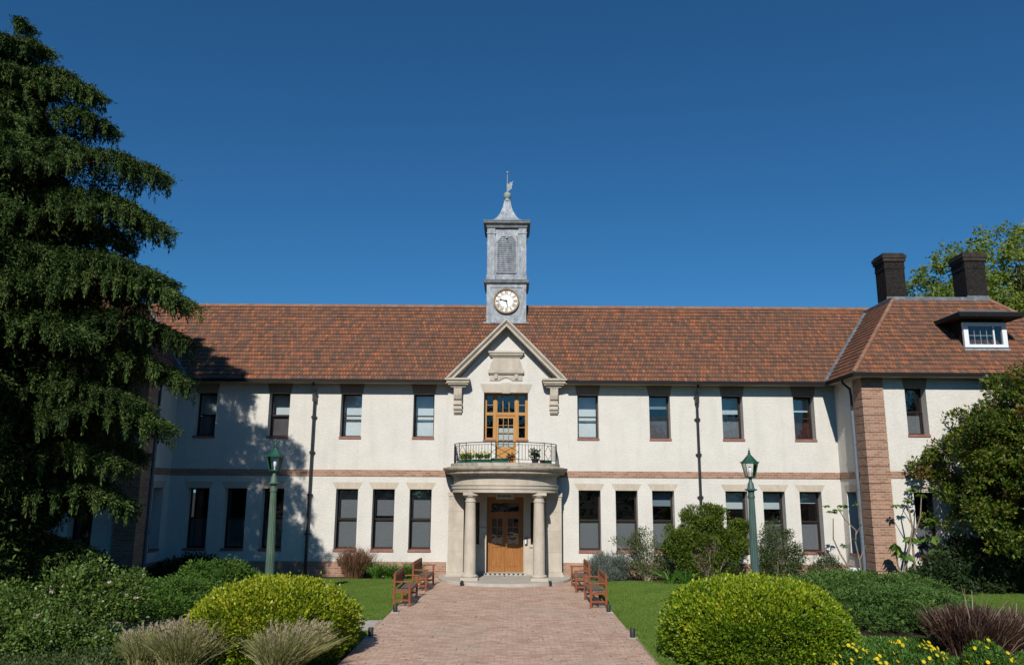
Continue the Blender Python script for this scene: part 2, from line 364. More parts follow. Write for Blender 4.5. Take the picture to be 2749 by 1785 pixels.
cam.sensor_width=36; cam.lens=27.496; cam.clip_end=3000; cam.clip_start=.1
co.matrix_world=Matrix.Translation((.22,-30.5,3.2))@Matrix.Rotation(R(90+11.4),4,'X')@Matrix.Rotation(R(.35),4,'Z')
sc_.camera=co
vs=sc_.view_settings; vs.view_transform='Standard'; vs.look='None'; vs.exposure=0; vs.gamma=1
sc_.render.engine='CYCLES'; sc_.cycles.max_bounces=6; sc_.cycles.diffuse_bounces=1; sc_.cycles.transparent_max_bounces=16
# ------------------------------------------------------------------ ground
def sheet(name,poly,z,m,kind='structure'):
    mb=MB(); mb.add([(x,y,z) for x,y in poly],[tuple(range(len(poly)))]); o=mb.build(name,m); tag(o,kind=kind); return o
sheet('ground',[(-600,-600),(600,-600),(600,600),(-600,600)],0,'soil')
sheet('lawn',[(-9.5,-13.5),(-2.96,-13.5),(-2.96,-.9),(-9.5,-.9)],.004,'turf')
sheet('lawn',[(2.96,-16.5),(5.,-16.5),(9.,-9),(9.2,-1.0),(2.96,-1.0)],.004,'turf')
sheet('lawn',[(9.5,-17.5),(26,-17.5),(26,-3),(12.5,-3),(11,-8)],.008,'turf')
sheet('brick_path',[(-2.97,-26),(2.97,-26),(2.97,-.2),(-2.97,-.2)],.012,'paving')
sheet('side_path',[(-9.5,-11.5),(-3.05,-11.5),(-3.05,-9.95),(-9.5,-9.95)],.008,'concrete')
for sx,(a,b) in ((-1,(-9.9,-12.3)),(1,(-11.,-20))):
    mb=MB(); x0,x1=sorted((sx*2.955,sx*3.05)); mb.box(x0,x1,min(a,b),max(a,b),-.05,.016); tag(mb.build('path_edging','kerb',bevel=.01),kind='structure')
# ------------------------------------------------------------------ the building
W=12.85; WY=-2.5; EZ=7.25
B=empty('institution_building',(0,0,0))
tag(B,'long two storey cream roughcast building with red tile roof and central clock tower','building')
front=ID
wing=lambda s,d,z:(s,WY+d,z)
rside=lambda s,d,z:(W+d,s,z)
lside=lambda s,d,z:(-W-d,s,z)
def wall_holes(name,mp,s0,s1,z0,z1,holes,depth,m,parent):
    ss=sorted({s0,s1,*[h[0] for h in holes],*[h[1] for h in holes]}); zs=sorted({z0,z1,*[h[2] for h in holes],*[h[3] for h in holes]})
    mb=MB()
    for i in range(len(ss)-1):
        for j in range(len(zs)-1):
            cs,cz=(ss[i]+ss[i+1])/2,(zs[j]+zs[j+1])/2
            if any(h[0]<cs<h[1] and h[2]<cz<h[3] for h in holes): continue
            mb.add([mp(ss[i],0,zs[j]),mp(ss[i+1],0,zs[j]),mp(ss[i+1],0,zs[j+1]),mp(ss[i],0,zs[j+1])],[(0,1,2,3)])
    for a,b,c,d in holes:
        for (p,q) in (((a,c),(a,d)),((b,c),(b,d)),((a,c),(b,c)),((a,d),(b,d))):
            mb.add([mp(p[0],0,p[1]),mp(q[0],0,q[1]),mp(q[0],depth,q[1]),mp(p[0],depth,p[1])],[(0,1,2,3)])
    return mb.build(name,m,parent)
UP=(5.19,6.89); LO=(.98,3.22); UW=.82; LW=.84
upx=[-11.7,-8.84,-6.03,-3.2,3.2,6.0,8.84,11.63]
lox=[-11.72,-10.29,-8.86,-6.04,-4.64,-3.23,3.22,4.63,6.03,8.83,10.26,11.66]
DOOR=(-.86,.86,4.18,6.95); ENT=(-.70,.70,.11,2.95)
SW=[(-1.32,-.97,1.2,2.75),(.97,1.32,1.2,2.75)]
holes=[(x-UW/2,x+UW/2,*UP) for x in upx]+[(x-LW/2,x+LW/2,*LO) for x in lox]+[DOOR,ENT]+SW
# main wall: stucco with true openings; door bay side cheeks below the joinery windows are wall
DOOR_L=(-.86,-.40,5.10); 
wall_holes('wall',front,-W,W,.55,EZ+.06,holes,.50,'stucco',B)
for xx in (-.86,.40):
    mb=MB(); mb.box(xx,xx+.46,.0,.45,4.18,5.06); mb.build('wall_panel','stucco',B)
mb=MB(); mb.prism([(-2.0,EZ+.06),(2.0,EZ+.06),(0,9.5)],0,.3); mb.build('gable_wall','stucco',B)
wingw=[(14.72,)]
for sgn,sm in ((1,rside),(-1,lside)):
    xs=sorted((sgn*W,sgn*22.3))
    h=[(14.74*sgn-.38,14.74*sgn+.38,5.22,6.92),(14.76*sgn-.42,14.76*sgn+.42,1.0,3.22)]
    wall_holes('wall',wing,xs[0],xs[1],.55,EZ+.06,h,.50,'stucco',B)
    wall_holes('wall',sm,WY,0,.55,EZ+.06,[(-1.32,-.48,1.0,3.22)],.50,'stucco',B)
    mb=MB(); mb.box(min(sgn*W,sgn*22.3),max(sgn*W,sgn*22.3),WY-.03,WY+.2,0,.55); mb.box(*sorted((sgn*(W-.03),sgn*(W+.2))),WY+.2,-.031,0,.55); mb.build('plinth','brick',B)
    # brick band
    mb=MB(); mb.box(*sorted((sgn*(W+.70),sgn*22.3)),WY-.025,WY+.1,3.70,3.94); mb.box(*sorted((sgn*(W-.025),sgn*(W+.1))),WY+.66,-.026,3.70,3.94); mb.build('belt_course','brick',B)
    # rusticated corner quoin
    mb=MB(); z=.551
    while z<EZ-.05:
        z1=min(z+.268,EZ)
        xa,xb=sorted((sgn*(W-.06),sgn*(W+.72))); mb.box(xa,xb,WY-.06,WY+.66,z,z1)
        z=z1
        if z<EZ-.05:
            z1=min(z+.030,EZ); xa,xb=sorted((sgn*(W-.035),sgn*(W+.70))); mb.box(xa,xb,WY-.035,WY+.64,z,z1); z=z1
    mb.build('corner_quoin','brick',B)
    mb=MB(); mb.box(*sorted((sgn*(W-.05),sgn*2.2)),-.03,.2,0,.55); mb.build('plinth','brick',B)
    mb=MB(); mb.box(*sorted((sgn*(W-.02),sgn*2.1)),-.025,.1,3.70,3.94); mb.build('belt_course','brick',B)
# dark rooms behind the openings
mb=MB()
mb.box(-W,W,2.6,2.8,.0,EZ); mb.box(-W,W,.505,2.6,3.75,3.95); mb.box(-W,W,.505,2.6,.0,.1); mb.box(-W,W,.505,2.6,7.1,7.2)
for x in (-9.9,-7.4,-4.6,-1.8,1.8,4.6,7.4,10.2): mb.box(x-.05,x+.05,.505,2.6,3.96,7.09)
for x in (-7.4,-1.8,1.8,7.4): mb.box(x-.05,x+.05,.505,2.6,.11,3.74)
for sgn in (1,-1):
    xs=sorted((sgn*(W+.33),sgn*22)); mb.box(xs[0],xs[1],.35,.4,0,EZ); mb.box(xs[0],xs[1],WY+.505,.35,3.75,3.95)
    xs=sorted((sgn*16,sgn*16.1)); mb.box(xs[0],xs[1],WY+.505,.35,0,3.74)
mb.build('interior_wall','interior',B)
# ---- windows
def window(mp,s,z0,z1,wd,upper,lower,lint='cream',dz=None,sill='sill'):
    a,b=s-wd/2,s+wd/2; zm=(z0+z1)/2; f=.038
    mb=MB()
    for x0,x1 in ((a,a+f),(b-f,b)): mb.box(x0,x1,.36,.46,z0,z1,mp)
    mb.box(a+f,b-f,.36,.46,z1-f,z1,mp); mb.box(a+f,b-f,.36,.46,z0,z0+f*1.1,mp)
    g=.028; ia,ib=a+f,b-f
    for (q0,q1,d0,d1) in ((zm-.03,z1-f,.375,.41),(z0+f*1.1,zm+.03,.415,.45)):
        mb.box(ia,ia+g,d0,d1,q0,q1,mp); mb.box(ib-g,ib,d0,d1,q0,q1,mp)
        mb.box(ia+g,ib-g,d0,d1,q0,q0+g*1.2,mp); mb.box(ia+g,ib-g,d0,d1,q1-g,q1,mp)
    o=mb.build('window','frame',B)
    for (q0,q1,d) in ((zm+.03,z1-f-g,.392),(z0+f*2,zm-.02,.432)):
        p=MB(); p.add([mp(ia+g,d,q0),mp(ib-g,d,q0),mp(ib-g,d,q1),mp(ia+g,d,q1)],[(0,1,2,3)]); p.build('pane','glass',o)
    p=MB(); p.box(a-.02,b+.02,-.035,.359,z0-.075,z0+.012,mp); p.build('sill',sill,o)
    p=MB()
    if lint=='cream': p.prism([(a-.02,z1-.002),(b+.02,z1-.002),(b+.16,z1+.25),(a-.16,z1+.25)],-.006,.10,mp); p.build('lintel','cream_brick',o)
    elif lint=='brick': p.prism([(a-.02,z1-.002),(b+.02,z1-.002),(b+.09,EZ+.02),(a-.09,EZ+.02)],-.006,.10,mp); p.build('lintel','brick_dark',o)
    for part,cf in (('blind',upper),('screen',lower)):
        for (m,q0,q1,d) in cf or ():
            p=MB(); p.box(a-.15,b+.15,d,d+.012,z0+(z1-z0)*q0,z0+(z1-z0)*q1,mp); p.build(part,m,o)
    return o
bw='blind_white'; bc='blind_cool'; gs='screen'
upcfg=[([('blind_cool',.5,1.1,.5)],[('blind_painted_sky',-.1,.48,.5)]),
       ([(bw,.53,1.1,.66)],[('screen_brown',-.1,.49,.52)]),
       ([(bw,-.15,1.1,.66)],None),
       ([(bw,-.15,1.1,.66)],None),
       ([(bw,-.15,1.1,.66)],None),
       ([('blind_painted_sky',.70,1.1,.5)],[('screen_brown',-.1,.49,.52)]),
       ([(bc,.60,1.1,.66)],[('screen',-.1,.46,.52)]),
       ([(bc,.66,1.1,.66)],[('curtain_red',-.1,.40,.5)])]
for x,(u,l) in zip(upx,upcfg): window(front,x,*UP,UW,u,l,'brick')
locfg=[(None,[('screen',-.1,.5,.52)]),(None,[('screen',-.1,.5,.52)]),(None,[('screen',-.1,.5,.52)]),
       ([(gs,.5,1.05,.58)],[(gs,-.1,.50,.50)]),([(gs,.55,1.05,.58)],[(gs,-.1,.48,.50)]),([(gs,.5,1.05,.58)],[(gs,-.1,.50,.50)]),
       (None,[(gs,-.1,.5,.50)]),(None,[(gs,-.1,.5,.50)]),([('blind_painted_sky',.74,1.05,.5)],[(gs,-.1,.5,.50)]),
       ([(bc,.70,1.05,.60)],[(gs,-.1,.49,.50)]),([(bc,.70,1.05,.60)],[(gs,-.1,.49,.50)]),([(bc,.80,1.05,.60)],[(gs,-.1,.47,.50)])]
for x,(u,l) in zip(lox,locfg): window(front,x,*LO,LW,u,l,'cream')
for sgn,sm in ((1,rside),(-1,lside)):
    window(wing,14.74*sgn,5.22,6.92,.76,None,[('screen',-.1,.49,.52)],'brick')
    window(wing,14.76*sgn,1.0,3.22,.84,None,[(gs,-.1,.5,.50)],'cream')
    window(sm,-.9,1.0,3.22,.84,None,None,'cream')
# side lights inside the porch
for s0,s1,z0,z1 in SW:
    mb=MB()
    for x0,x1 in ((s0,s0+.04),(s1-.04,s1)): mb.box(x0,x1,.1,.18,z0,z1)
    mb.box(s0+.04,s1-.04,.1,.18,z0,z0+.05); mb.box(s0+.04,s1-.04,.1,.18,z1-.05,z1)
    o=mb.build('window','frame',B); p=MB(); p.add([(s0+.04,.14,z0+.05),(s1-.04,.14,z0+.05),(s1-.04,.14,z1-.05),(s0+.04,.14,z1-.05)],[(0,1,2,3)]); p.build('pane','glass',o)
    p=MB(); p.box(s0-.05,s1+.05,-.10,.09,z0-.09,z0+.006); p.build('sill','stone',o)
# ---- roofs
PITCH=1.06; EY=.52
def courses(name,O,U,V,lf,rf,vlen,parent,m='tiles',seed=0):
    O,U,V=Vector(O),Vector(U).normalized(),Vector(V).normalized(); Nn=U.cross(V).normalized()
    if Nn.z<0: Nn=-Nn
    mb=MB(); mb.uv=[]; rnd=random.Random(seed)
    nc=math.ceil(vlen/GAUGE)
    for i in range(nc):
        v0=i*GAUGE; v1=min((i+1)*GAUGE,vlen)
        l0,r0,l1,r1=lf(v0),rf(v0),lf(v1),rf(v1)
        L=max(r0-l0,r1-l1); ns=max(1,int(L/.45))
        for k in range(ns):
            a,b=k/ns,(k+1)/ns; h=.020+rnd.random()*.014; e=(rnd.random()-.5)*.014
            ua0,ub0=l0+(r0-l0)*a,l0+(r0-l0)*b; ua1,ub1=l1+(r1-l1)*a,l1+(r1-l1)*b
            P=lambda u,v,hh:O+U*u+V*v+Nn*hh
            mb.add([P(ua0,v0+e,h),P(ub0,v0+e,h),P(ub1,v1,.004),P(ua1,v1,.004)],[(0,1,2,3)])
            mb.uv+=[(ua0,v0+.002),(ub0,v0+.002),(ub1,v1-.002),(ua1,v1-.002)]
            mb.add([P(ua0,v0+e,-.01),P(ub0,v0+e,-.01),P(ub0,v0+e,h),P(ua0,v0+e,h)],[(0,1,2,3)])
            mb.uv+=[(ua0,v0+.002),(ub0,v0+.002),(ub0,v0+.03),(ua0,v0+.03)]
    return mb.build(name,m,parent)
RZ=7.36                                     # tile edge height at the eave
SL=math.sqrt(1+PITCH**2)
mainlen=(3.0+EY)*SL
ridge_z=RZ+PITCH*(3.0+EY)
gcut=lambda v:max(0.,min(2.33,(9.82+.03-(RZ+PITCH*v/SL))/((9.82-7.44)/2.34)))
roofB=courses('roof',(0,-EY,RZ),(1,0,0),(0,1,PITCH),lambda v:-16.6,lambda v:-gcut(v),mainlen,B,seed=1)
courses('roof_slope',(0,-EY,RZ),(1,0,0),(0,1,PITCH),lambda v:gcut(v),lambda v:16.6,mainlen,roofB,seed=2)
mb=MB(); mb.add([(-16.6,3.0,ridge_z),(16.6,3.0,ridge_z),(16.6,7,RZ),(-16.6,7,RZ)],[(0,1,2,3)]); mb.build('rear_slope','tiles',roofB).data.uv_layers.new(name='UVMap')
mb=MB(); x=-16.5
while x<16.5:
    mb.tube([(x,3.0,ridge_z-.02),(x+.40,3.0,ridge_z-.02)],[.105,.098],8); x+=.395
mb.build('ridge_tiles','ridge',roofB,smooth=50)
WE=W-.5; WH=3.3; WZ=RZ+PITCH*WH; WX2=22.8
for sgn in (1,-1):
    hipL=lambda v:v/SL
    fl=WX2-WE
    o=courses('wing_roof',(sgn*WE if sgn>0 else -WX2,WY-EY,RZ),(1,0,0),(0,1,PITCH),lambda v:v/SL,lambda v:fl-v/SL,WH*SL,B,seed=5+sgn)
    # inner slope facing the centre, and the outer slope
    courses('inner_slope',(sgn*WE,WY-EY,RZ),(0,1,0),(sgn,0,PITCH),lambda v:v/SL,lambda v:9.,WH*SL,o,seed=9+sgn)
    courses('outer_slope',(sgn*WX2,WY-EY,RZ),(0,1,0),(-sgn,0,PITCH),lambda v:v/SL,lambda v:9.,WH*SL,o,seed=19+sgn)
    mb=MB(); xa,xb=sorted((sgn*(WE+WH-.08),sgn*(WX2-WH+.08))); y0=WY-EY+WH-.08
    mb.box(xa,xb,y0,y0+6,WZ-.05,WZ+.06); mb.tube([(xa+.05,y0+.06,WZ+.06),(xb-.05,y0+.06,WZ+.06)],.06,8); mb.tube([(xa+.05 if sgn>0 else xb-.05,y0+.06,WZ+.06),(xa+.05 if sgn>0 else xb-.05,y0+6,WZ+.06)],.06,8)
    mb.build('lead_flat','lead_dark',o)
    for cx,dx in ((sgn*WE,sgn),(sgn*WX2,-sgn)):
        mb=MB(); n_=14
        for i in range(n_):
            t0,t1=WH*i/n_,WH*(i+1)/n_+.02
            mb.tube([(cx+dx*t0,WY-EY+t0,RZ+PITCH*t0+.015),(cx+dx*t1,WY-EY+t1,RZ+PITCH*t1+.005)],[.085,.075],8)
        mb.build('hip_tiles','ridge',o,smooth=50)
    # lead valley where the wing slope meets the main slope
    t1=3.3; mb=MB()
    a=Vector((sgn*WE,-EY,RZ)); b=Vector((sgn*(WE+t1),-EY+t1,RZ+PITCH*t1))
    d=Vector((sgn*-.045,.045,.0)); u=Vector((0,0,.075))
    mb.add([a-d*1.2+u,a+d*1.2+u,b+d*1.2+u,b-d*1.2+u],[(0,1,2,3)]); mb.build('valley_flashing','lead_dark',o)
    # gutters & soffits of the wing
    mb=MB(); xa,xb=sorted((sgn*(WE-.04),sgn*(WX2+.04)))
    mb.box(xa,xb,WY-EY-.06,WY-EY+.03,RZ-.115,RZ+.005)
    xi=sorted((sgn*(WE-.04),sgn*(WE+.05))); mb.box(xi[0],xi[1],WY-EY+.031,-EY+.03,RZ-.114,RZ+.004)
    mb.build('gutter','black',B)
    mb=MB(); xa,xb=sorted((sgn*(WE+.05),sgn*WX2)); mb.box(xa,xb,WY-EY+.03,WY+.02,EZ,EZ+.02)
    xi=sorted((sgn*(WE+.05),sgn*(W+.02))); mb.box(xi[0],xi[1],WY+.021,-EY+.03,EZ,EZ+.021); mb.build('soffit','soffit',B)
mb=MB(); 
for s in (1,-1): mb.box(*sorted((s*2.36,s*(WE-.04))),-EY-.06,-EY+.03,RZ-.115,RZ+.005)
mb.build('gutter','black',B)
mb=MB()
for s in (1,-1): mb.box(*sorted((s*1.5,s*(WE+.05))),-EY+.03,.02,EZ+.001,EZ+.022)
mb.build('soffit','soffit',B)
# ---- downpipes
def downpipe(x,m='pipe'):
    mb=MB(); mb.tube([(x,-.40,RZ-.08),(x,-.38,7.14),(x,-.13,6.98),(x,-.11,6.8),(x,-.11,0.05)],.052,10)
    for z in (6.75,5.9,4.55,2.95,1.5): mb.tube([(x,-.11,z),(x,-.11,z+.10)],.07,10); mb.box(x-.11,x+.11,-.10,0.01,z+.02,z+.07)
    mb.box(x-.075,x+.075,-.19,-.02,6.55,6.78)
    mb.build('downpipe',m,B,smooth=40)
downpipe(-7.45); downpipe(7.44)
for s in (1,-1):
    mb=MB(); mb.tube([(s*(WE+.0),-2.0,RZ-.1),(s*(WE+.02),-2.0,7.12),(s*(W-.12),-1.72,6.95),(s*(W-.09),-1.72,6.7),(s*(W-.09),-1.72,6.1)],.05,10); p=mb.build('downpipe','pipe',B,smooth=40)
    mb=MB(); mb.tube([(s*(W-.09),-1.72,6.15),(s*(W-.09),-1.72,.05)],.062,10)
    for z in (4.9,3.3,1.6): mb.tube([(s*(W-.09),-1.72,z),(s*(W-.09),-1.72,z+.1)],.078,10)
    mb.build('downpipe','pipe_grey',B,smooth=40)
# ---- pediment gable over the centre bay
GA=9.82; GF=2.34; GZ=7.44; GY=-.50
gs_=(GA-GZ)/GF
def rake(mb,off_top,off_bot,y0,y1):     # band parallel to the rake, offsets measured vertically below the outer edge
    for s in (1,-1):
        p=[(0,GA-off_top),(s*GF,GZ-off_top),(s*(GF-(off_bot-off_top)/gs_ if False else GF),GZ-off_bot),(0,GA-off_bot)]
        zl=7.45                           # cut level with the return
        def cut(o): return (s*(GA-o-zl)/gs_,zl)
        p=[(0,GA-off_top),cut(off_top),cut(off_bot),(0,GA-off_bot)]
        mb.prism(p,y0,y1)
mb=MB(); rake(mb,0,.10,GY-.08,.0); rake(mb,.101,.16,GY-.03,-.001); rake(mb,.161,.31,GY+.02,-.0015); rake(mb,.311,.40,-.09,-.002)
pd=mb.build('pediment','stone',B)
for s in (1,-1):
    mb=MB(); lv=[(2.36,1.40,GY-.06,7.37,7.449),(2.30,1.43,GY-.0,7.28,7.369),(2.24,1.48,GY+.05,7.20,7.279),(2.16,1.56,-.36,7.12,7.199)]
    for xo,xi_,y0,z0,z1 in lv: mb.box(*sorted((s*xo,s*xi_)),y0,-.001,z0,z1)
    mb.build('cornice_return','stone',B)
    # scroll console below each return
    mb=MB(); cx=s*1.87; hw=.155
    prof=[(0,7.12),(-.30,7.12),(-.315,7.02),(-.31,6.80),(-.27,6.66),(-.20,6.60),(-.22,6.54),(-.22,6.46),(-.17,6.40),(-.19,6.33),(-.17,6.26),(-.12,6.22),(-.12,6.16),(-.06,6.10),(0,6.08)]
    mb.prism([(y,z) for y,z in prof],cx-hw,cx+hw,lambda a,d,z:(d,a,z))
    for k in (-1,0,1):                    # raised flutes on the face
        mb.prism([(-.25,7.11),(-.335,7.11),(-.34,6.82),(-.29,6.66),(-.24,6.66)],cx+k*.1-.028,cx+k*.1+.028,lambda a,d,z:(d,a,z))
    mb.box(cx-hw-.03,cx+hw+.03,-.34,-.001,7.08,7.119); mb.box(cx-hw-.02,cx+hw+.02,-.24,-.001,6.44,6.50); mb.box(cx-hw-.02,cx+hw+.02,-.19,-.001,6.27,6.31)
    mb.build('console_bracket','stone',B,bevel=.012)
# gable roof behind the pediment
gl=math.sqrt(1+gs_**2)
for s in (1,-1):
    courses('gable_roof',(s*(GF-.02),GY+.02,GZ+.02),(0,1,0),(-s,0,gs_),lambda v:0.,lambda v:v/gl*gs_/PITCH+.15,GF*gl,B,seed=30+s)
# ---- stone plaque in the gable
mb=MB()
mb.box(-.70,.70,-.20,.0,8.49,8.57); mb.box(-.66,.66,-.16,.0,8.41,8.489); mb.box(-.62,.62,-.10,.0,8.345,8.409)
mb.box(-.54,.54,-.055,.0,7.84,8.344)
for s in (1,-1): mb.prism([(s*.541,8.20),(s*.60,8.10),(s*.66,7.84),(s*.541,7.84)],-.045,0)
mb.box(-.70,.70,-.13,.0,7.70,7.839); mb.box(-.66,.66,-.09,0,7.66,7.699)
for s in (1,-1): mb.prism([(s*.40-.07,7.659),(s*.40+.07,7.659),(s*.40+.055,7.48),(s*.40-.055,7.48)],-.09,0)
top=[(-.64,7.659),(.64,7.659),(.64,7.42),(.26,7.42)]; arch=[(.26-.52*i/10,7.42+.11*math.sin(math.pi*i/10)) for i in range(1,10)]
mb.prism([(-.64,7.42),(-.64,7.658),(.64,7.658),(.64,7.42),(.26,7.42)]+arch+[(-.26,7.42)],-.035,0)
for i,(x0,x1) in enumerate(((-.30,.30),(-.20,.22),(-.12,.12))): pass
mb.build('stone_plaque','stone',B,bevel=.006)
# stone flat arch over the balcony door
mb=MB(); mb.prism([(-.88,6.948),(-.151,6.948),(-.151,7.29),(-1.02,7.29)],-.02,.1); mb.prism([(.151,6.948),(.88,6.948),(1.02,7.29),(.151,7.29)],-.02,.1)
mb.prism([(-.15,6.92),(.15,6.92),(.17,7.33),(-.17,7.33)],-.045,.1); mb.build('door_lintel','stone',B)
# ---- balcony door with side and top lights
D0,D1=.36,.44
mb=MB(); zt=6.95
for x0,x1 in ((-.86,-.79),(-.47,-.38),(.38,.47),(.79,.86)): mb.box(x0,x1,D0-.02,D1,(5.13 if abs(x0)>.5 or x0<-.7 else 4.18),zt)
for x0,x1 in ((-.79,-.47),(.47,.79)):
    mb.box(x0,x1,D0,D1,5.13,5.22); mb.box(x0,x1,D0,D1,6.88,zt); mb.box(x0,x1,D0-.01,D1,6.09,6.21)
    for z in (5.62,6.50): mb.box(x0,x1,D0+.02,D1-.02,z-.012,z+.012)
    for xx in (x0,x1-.035): mb.box(xx,xx+.035,D0+.005,D1-.01,5.22,6.09); mb.box(xx,xx+.035,D0+.005,D1-.01,6.21,6.88)
mb.box(-.38,.38,D0-.01,D1,6.09,6.21); mb.box(-.38,.38,D0,D1,6.88,zt)
for x in (-.12,.12): mb.box(x-.012,x+.012,D0+.02,D1-.02,6.21,6.88)
for xx in (-.38,.34): mb.box(xx,xx+.04,D0+.005,D1-.01,6.21,6.88)
bd=mb.build('balcony_window','oak_pale',B)
mb=MB()
mb.box(-.38,-.29,D0+.02,D1,4.19,6.085); mb.box(.29,.38,D0+.02,D1,4.19,6.085); mb.box(-.29,.29,D0+.02,D1,5.98,6.085); mb.box(-.29,.29,D0+.02,D1,4.19,4.86)
mb.box(-.22,.22,D0+.005,D0+.019,4.30,4.76)
for x in (-.097,.097): mb.box(x-.011,x+.011,D0+.03,D1-.01,4.86,5.98)
for z in (5.14,5.42,5.70): mb.box(-.29,.29,D0+.031,D1-.011,z-.011,z+.011)
dr=mb.build('balcony_door','oak_pale',B)
p=MB(); p.add([(-.29,.405,4.86),(.29,.405,4.86),(.29,.405,5.98),(-.29,.405,5.98)],[(0,1,2,3)]); p.build('pane','glass',dr)
p=MB(); p.box(-.3,.3,.47,.48,4.84,5.60); p.build('curtain','blind_cool',dr)
p=MB()
for x0,x1,z0,z1 in ((-.79,-.47,5.2,6.1),(.47,.79,5.2,6.1),(-.79,-.47,6.2,6.9),(.47,.79,6.2,6.9),(-.38,.38,6.2,6.9)): p.add([(x0,.405,z0),(x1,.405,z0),(x1,.405,z1),(x0,.405,z1)],[(0,1,2,3)])
p.build('panes','glass',bd)
p=MB(); p.box(-.88,-.40,-.03,.34,5.061,5.128); p.box(.40,.88,-.03,.34,5.061,5.128); p.build('brick_sill','sill',bd)
# ---- entrance doors
EY0=.38
mb=MB()
mb.box(-.70,-.60,EY0-.02,EY0+.1,.13,2.95); mb.box(.60,.70,EY0-.02,EY0+.1,.13,2.95); mb.box(-.60,.60,EY0-.02,EY0+.1,2.27,2.38); mb.box(-.60,.60,EY0-.02,EY0+.1,2.72,2.95)
mb.box(-.60,-.53,EY0,EY0+.09,2.38,2.72); mb.box(.53,.60,EY0,EY0+.09,2.38,2.72)
ef=mb.build('door_frame','oak',B)
p=MB(); p.add([(-.55,EY0+.05,2.38),(.55,EY0+.05,2.38),(.55,EY0+.05,2.72),(-.55,EY0+.05,2.72)],[(0,1,2,3)]); p.build('pane','glass',ef)
for s in (1,-1):
    mb=MB(); f=lambda a,b:sorted((s*a,s*b))
    mb.box(*f(.004,.10),EY0+.02,EY0+.07,.17,2.265); mb.box(*f(.51,.597),EY0+.02,EY0+.07,.17,2.265)
    mb.box(*f(.10,.51),EY0+.021,EY0+.069,2.14,2.264); mb.box(*f(.10,.51),EY0+.021,EY0+.069,1.08,1.20); mb.box(*f(.10,.51),EY0+.021,EY0+.069,.171,.32)
    mb.box(*f(.10,.51),EY0+.04,EY0+.06,.32,1.08); mb.box(*f(.16,.45),EY0+.028,EY0+.041,.38,1.02)
    mb.box(*f(.295,.317),EY0+.025,EY0+.06,1.20,2.14)
    for z in (1.51,1.82): mb.box(*f(.10,.51),EY0+.026,EY0+.059,z-.011,z+.011)
    d=mb.build('entrance_door','oak',B)
    p=MB(); p.add([(s*.10,EY0+.045,1.2),(s*.51,EY0+.045,1.2),(s*.51,EY0+.045,2.14),(s*.10,EY0+.045,2.14)],[(0,1,2,3)]); p.build('pane','glass',d)
    if s>0:
        p=MB(); p.box(.02,.085,EY0+.004,EY0+.019,1.0,1.22); p.tube([(.05,EY0-.02,1.08),(.05,EY0+.006,1.08)],.035,10); p.build('handle','brass',d)
# threshold with black and white tiles
mb=MB(); mb.box(-.82,.82,-.28,EY0+.02,.11,.168); th=mb.build('threshold','concrete',B)
for i in range(9): mb=MB(); mb.box(-.74+i*.172,-.74+i*.172+.075,-.284,-.20,.125,.1705); mb.build('tile','tessera',th)
# stone facing around the doorway
wall_holes('porch_wall',lambda s,d,z:(s,-.045+d,z),-1.52,1.52,.10,3.3,[ENT,*SW],.05,'stone',B)
# ---- portico
YC=-.6
def ppath(r,n=40): 
    return [(-r,0.)]+[(r*math.cos(math.pi+math.pi*i/n),YC+r*math.sin(math.pi+math.pi*i/n)) for i in range(n+1)]+[(r,0.)]
def psweep(mb,prof,n=40):               # closed profile of (r,z)
    rings=[ppath(r,n) for r,_ in prof]; k=len(prof); m=len(rings[0]); vs=[];fs=[]
    for j in range(m):
        for i in range(k): vs.append((*rings[i][j],prof[i][1]))
    for j in range(m-1):
        for i in range(k): fs.append((j*k+i,j*k+(i+1)%k,(j+1)*k+(i+1)%k,(j+1)*k+i))
    return mb.add(vs,fs)
P=empty('portico',(0,0,0)); P.parent=B
mb=MB(); psweep(mb,[(1.62,3.12),(1.97,3.12),(1.97,3.24),(2.0,3.245),(2.0,3.36),(2.03,3.37),(2.03,3.395),(1.94,3.40),(1.93,3.70),(1.62,3.70)]); mb.build('architrave','stone',P,smooth=35)
mb=MB(); psweep(mb,[(1.6,3.701),(1.98,3.701),(2.02,3.76),(2.22,3.79),(2.22,3.86),(2.30,3.90),(2.34,3.96),(2.34,4.0),(2.12,4.05),(2.12,4.051),(2.05,4.052),(2.05,4.16),(1.6,4.16)]); mb.build('cornice','stone_dirty',P,smooth=35)
mb=MB(); q=ppath(1.61); mb.add([(x,y,4.12) for x,y in q],[tuple(range(len(q)))]); mb.build('balcony_floor','concrete',P)
mb=MB(); q=ppath(1.63); mb.add([(x,y,3.45) for x,y in q],[tuple(range(len(q)))]); mb.build('porch_ceiling','stone_dirty',P)
mb=MB(); psweep(mb,[(0.02,.0),(2.42,.0),(2.42,.10),(2.40,.112),(0.02,.112)]); mb.build('porch_step','concrete',P)
def column(x,y):
    mb=MB(); mb.lathe([(.215,.31),(.215,.5),(.212,1.2),(.198,2.0),(.180,2.74),(.18,2.78),(.205,2.79),(.205,2.82),(.18,2.83),(.18,2.93),(.20,2.94),(.245,2.99),(.245,3.02)],(x,y),32)
    mb.lathe([(.265,.215),(.285,.24),(.285,.27),(.265,.29),(.24,.30),(.215,.312)],(x,y),32)
    mb.box(x-.30,x+.30,y-.30,y+.30,.113,.215); mb.box(x-.26,x+.26,y-.26,y+.26,3.02,3.119)
    mb.build('column','stone',P,smooth=40)
